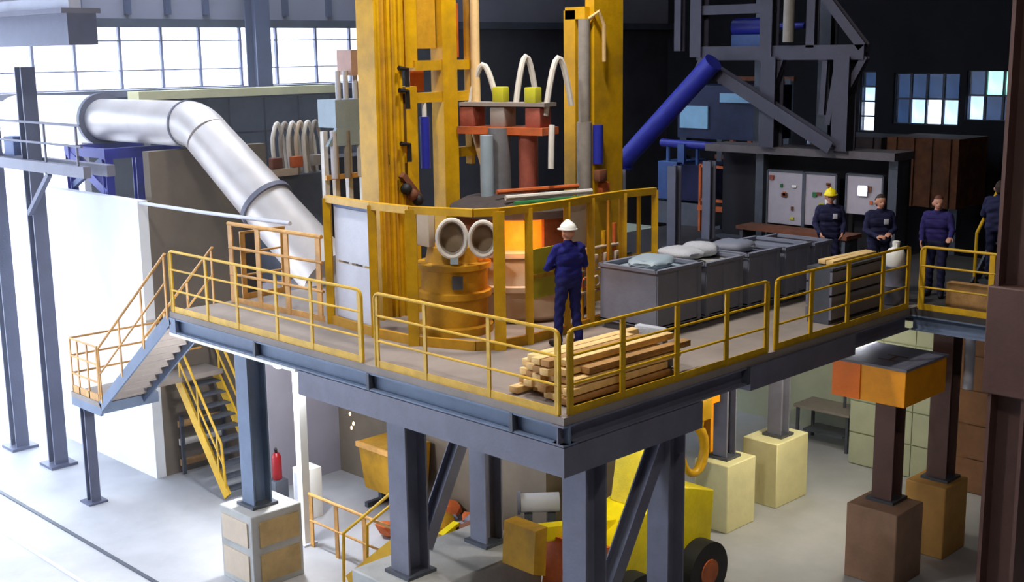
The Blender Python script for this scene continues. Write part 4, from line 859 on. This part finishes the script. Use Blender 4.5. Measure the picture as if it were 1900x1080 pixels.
MB().prism([(2.2, .6), (2.9, .6), (2.9, 1.5), (2.35, 1.65)], 'y', 1.7, 2.55).build('front_frame', orange2, lo)
MB().prism([(1.7, 1.3), (1.95, 1.2), (2.0, 1.95), (1.75, 1.95)], 'y', 2.2, 2.85).build('bucket', yel2, lo)
for y in (1.85, 2.45): MB().sphere((2.88, y, 1.3), .08, 10, 6).build('headlight', whiteh, lo)
hk = thing('lifting_hook', 'yellow curved lifting hook left of the cream piers', 'hook', (6.7, 3.0, 0))
hp = [(6.9, 3.1, 2.35)]
for k in range(12): a = math.radians(70-k*22); hp.append((6.75+.3*math.cos(a), 3.1, 1.75+.42*math.sin(a)))
MB().tube(hp, [.09]*8+[.08, .07, .06, .05, .03], 12).build('hook_arm', yel, hk); MB().cb((6.85, 3.1, 2.5), (.45, .3, .4), 0, .04).build('hook_block', yel, hk)
MB().tube([(6.85, 3.1, 2.7), (6.85, 3.1, 4.4)], .03, 8).build('hoist_rope', steeld, hk)
MB().bar((6.4, 3.1, 2.62), (7.4, 3.1, 2.62), .14, .16).build('spreader', orange, hk)
yp = thing('yellow_post', 'yellow-orange post behind the nearer cream pier', 'post', (8.3, 3.9, 0)); B(8.2, 8.4, 3.8, 4.0, 0, 4.0).build('shaft', orange, yp); MB().cb((8.3, 3.9, .03), (.4, .4, .06)).build('base_plate', steeld, yp)
# ------------------------------------------------------------------ things under the left of the platform
wp = thing('white_post', 'white painted slender post beside the grey pier', 'post', (1.9, 8.2, 0)); B(1.82, 1.98, 8.12, 8.28, 0, 4.1).build('shaft', whiteh, wp); MB().cb((1.9, 8.2, .02), (.3, .3, .04)).build('base_plate', greyp, wp)
lr = rail('rusty yellow floor railing beside the white post', (1.9, 8.05), (1.9, 5.6), [.05, .8, 1.6, 2.4], z=0, h=1.0, mids=(.5,), toe=0, roundends=False, grp='floor railings', m=rail_o, r=.03, pw=.1)
ls = thing('short_stair', 'short steep yellow stair with handrail up to the grey plinth', 'stairs', (1.7, 5.6, 0))
for x in (1.35, 1.85):
    MB().bar((x, 6.2, .08), (x, 4.75, 1.25), .05, .2).build('stringer', yel, ls); MB().tube([(x, 6.35, .02), (x, 6.3, .9), (x, 4.8, 2.1), (x, 4.75, 1.3)], .028, 8).build('handrail', rail_y, ls)
for i in range(5): B(1.38, 1.82, 6.05-i*.28-.12, 6.05-i*.28+.12, .2+i*.22, .23+i*.22).build('tread', yel2, ls)
B(1.35, 1.85, 4.32, 4.8, 1.2, 1.26).build('top_plate', yel2, ls)
ex = thing('fire_extinguisher', 'red fire extinguisher on a stand behind the white post', 'extinguisher', (2.4, 9.8, .6))
MB().lathe((2.4, 9.8, .72), [(.085, 0), (.095, .03), (.095, .45), (.06, .52), (.025, .55)], 18).build('cylinder', redm, ex); MB().tube([(2.4, 9.8, 1.25), (2.34, 9.72, 1.36)], .03, 8).build('valve', black, ex); MB().cb((2.4, 9.8, .36), (.3, .3, .72), 0, .01).build('stand', steeld, ex)
wbx = thing('white_cabinet', 'white box on the ground behind the white post', 'cabinet', (2.6, 9.2, 0)); MB().cb((2.75, 9.3, .5), (.4, .4, 1.0), 0, .015).build('body', whiteh, wbx); B(2.545, 2.555, 9.15, 9.45, .1, .9).build('door', greyp, wbx); MB().cb((2.53, 9.2, .5), (.03, .03, .12)).build('handle', steeld, wbx)
wlp = thing('weld_lamp', 'glaring white floodlight under the platform edge near the stair column', 'lamp', (1.5, 8.25, 3.3))
MB().cb((1.62, 8.25, 3.75), (.3, .36, .28), .4, .03).build('housing', whiteh, wlp); MB().sphere((1.5, 8.2, 3.5), .12, 14, 8).build('bulb', weldm, wlp); MB().tube([(1.62, 8.25, 3.85), (1.62, 8.25, 4.38)], .025, 8).build('hanger', steeld, wlp)
pl = bpy.data.lights.new('flood_light', 'POINT'); pl.energy = 130; pl.color = (.92, .96, 1); pl.shadow_soft_size = .13; po = bpy.data.objects.new('flood_light', pl); col.objects.link(po); po.location = (1.5, 8.1, 3.3)
yb = thing('yellow_skip', 'ochre yellow skip against the foundation wall', 'skip', (4.2, 8.8, 0))
MB().prism([(3.9, .35), (4.6, .35), (4.7, 1.35), (3.75, 1.35)], 'y', 7.9, 9.0).build('tub', yel2, yb, .02)
for y in (8.0, 8.85): MB().bar((3.8, y, .05), (4.65, y, .05), .1, .1).build('skid', steeld, yb); MB().bar((4.2, y, .05), (4.2, y, .36), .1, .1).build('foot', steeld, yb)
MB().bar((3.73, 7.9, 1.3), (3.73, 9.0, 1.3), .05, .1).build('rim', rail_o, yb)
sd_ = thing('sawhorse_planks', 'low brick-coloured plank barrier beside the lower stair', 'barrier', (2.2, 12.9, 0))
for y, z in ((13.25, .25), (13.25, .7), (13.25, 1.1)): MB().bar((2.3, 13.3, z), (3.4, 13.3, z), .05, .14).build('plank', [wood2, hosew, wood2][int(z*2)], sd_)
for x in (2.35, 3.35): B(x-.04, x+.04, 13.22, 13.27, 0, 1.3).build('upright', steeld, sd_)
# scrap heap on the floor beyond the plinth: each lump its own object
random.seed(21)
lumps = [(random.uniform(2.9, 4.6), random.uniform(4.4, 7.6)) for _ in range(26)]
for i, (x, y) in enumerate(lumps):
    b = bmesh.new(); bmesh.ops.create_icosphere(b, subdivisions=1, radius=1); s_ = random.uniform(.12, .32)
    for v in b.verts: v.co = Vector((v.co.x*random.uniform(.7, 1.2)*s_, v.co.y*random.uniform(.7, 1.2)*s_, v.co.z*random.uniform(.5, .9)*s_))
    zmin = min(v.co.z for v in b.verts); b.verts.index_update(); m_ = MB(); m_.add([v.co+Vector((x, y, -zmin)) for v in b.verts], [[v.index for v in f.verts] for f in b.faces]); b.free()
    tag(m_.build('scrap_lump', [hoseg, rustm, deckm, orange2, steelg, yel2][i % 6]), 'lump of scrap in the heap on the floor behind the middle columns', 'scrap', 'scrap lumps on the floor')
t = thing('hydraulic_cylinder', 'pale grey cylinder lying above the scrap heap', 'cylinder', (4.3, 4.6, .0))
MB().tube([(4.0, 4.75, 1.1), (4.5, 4.3, 1.1)], .17, 20).build('barrel', greyp, t); MB().tube([(3.96, 4.79, 1.1), (4.0, 4.75, 1.1)], .2, 20).build('end_cap', steelg, t)
for k in (.2, .8): MB().cb((4.0+.5*k, 4.75-.45*k, .47), (.14, .3, .94), math.radians(-45)).build('cradle', steeld, t)
for i, (p, q, lb) in enumerate((((2.7, 6.1, .08), (3.9, 6.3, .3), 'yellow steel bar lying on the floor left of the scrap heap'), ((3.3, 5.6, .1), (4.5, 6.0, .42), 'yellow steel bar propped across the scrap heap'))):
    t = thing('tow_bar', lb, 'bar', ((p[0]+q[0])/2, p[1], 0), 'yellow bars on the floor'); MB().bar(p, q, .14, .14).build('bar', lemon, t); MB().torus(p, .1, .035, (0, 1, 0), 16, 6).build('eye', lemon, t); MB().cb((q[0], q[1], q[2]/2), (.2, .2, q[2])).build('rest_block', rustm, t)
# sparks drifting under the deck
for i, (x, y, z) in enumerate(((4.3, 9.1, 1.6), (4.2, 8.9, 1.75), (4.35, 9.2, 1.85))): tag(MB().sphere((x-.6, y, z), .022, 8, 6, (1, 1, 1.8)).build('spark', sparkm), 'tiny orange spark drifting under the platform', 'spark', 'sparks under the platform')
# fifth man half hidden by the stanchion
person('man in dark blue climbing behind the brown stanchion at the right edge', (11.0, -.27, D+.165), math.radians(10),
       [((.06, -.26, 1.16), (.26, -.28, 1.12), (1, 0, 0), (0, 0, -1)), ((.06, .26, 1.16), (.26, .28, 1.12), (1, 0, 0), (0, 0, -1))], (navyd, navyd), None, legs=((0, 0), (.06, 0)), hairmat=hairm, lean=.05)

# dusty haze added for the glare in the daylit end of the hall
hz = bpy.data.materials.new('haze'); hz.use_nodes = True; hz.node_tree.nodes.clear()
vo = hz.node_tree.nodes.new('ShaderNodeOutputMaterial'); vsn = hz.node_tree.nodes.new('ShaderNodeVolumeScatter'); vsn.inputs['Color'].default_value = (.9, .93, 1, 1); vsn.inputs['Density'].default_value = .008; vsn.inputs['Anisotropy'].default_value = .5
hz.node_tree.links.new(vsn.outputs[0], vo.inputs['Volume'])
o = B(-13.9, 10, 9.4, 21.6, .01, 14).build('haze', hz); o['kind'] = 'stuff'; o['label'] = 'thin dusty haze added for the glare in the daylit end of the hall'; o['category'] = 'haze'
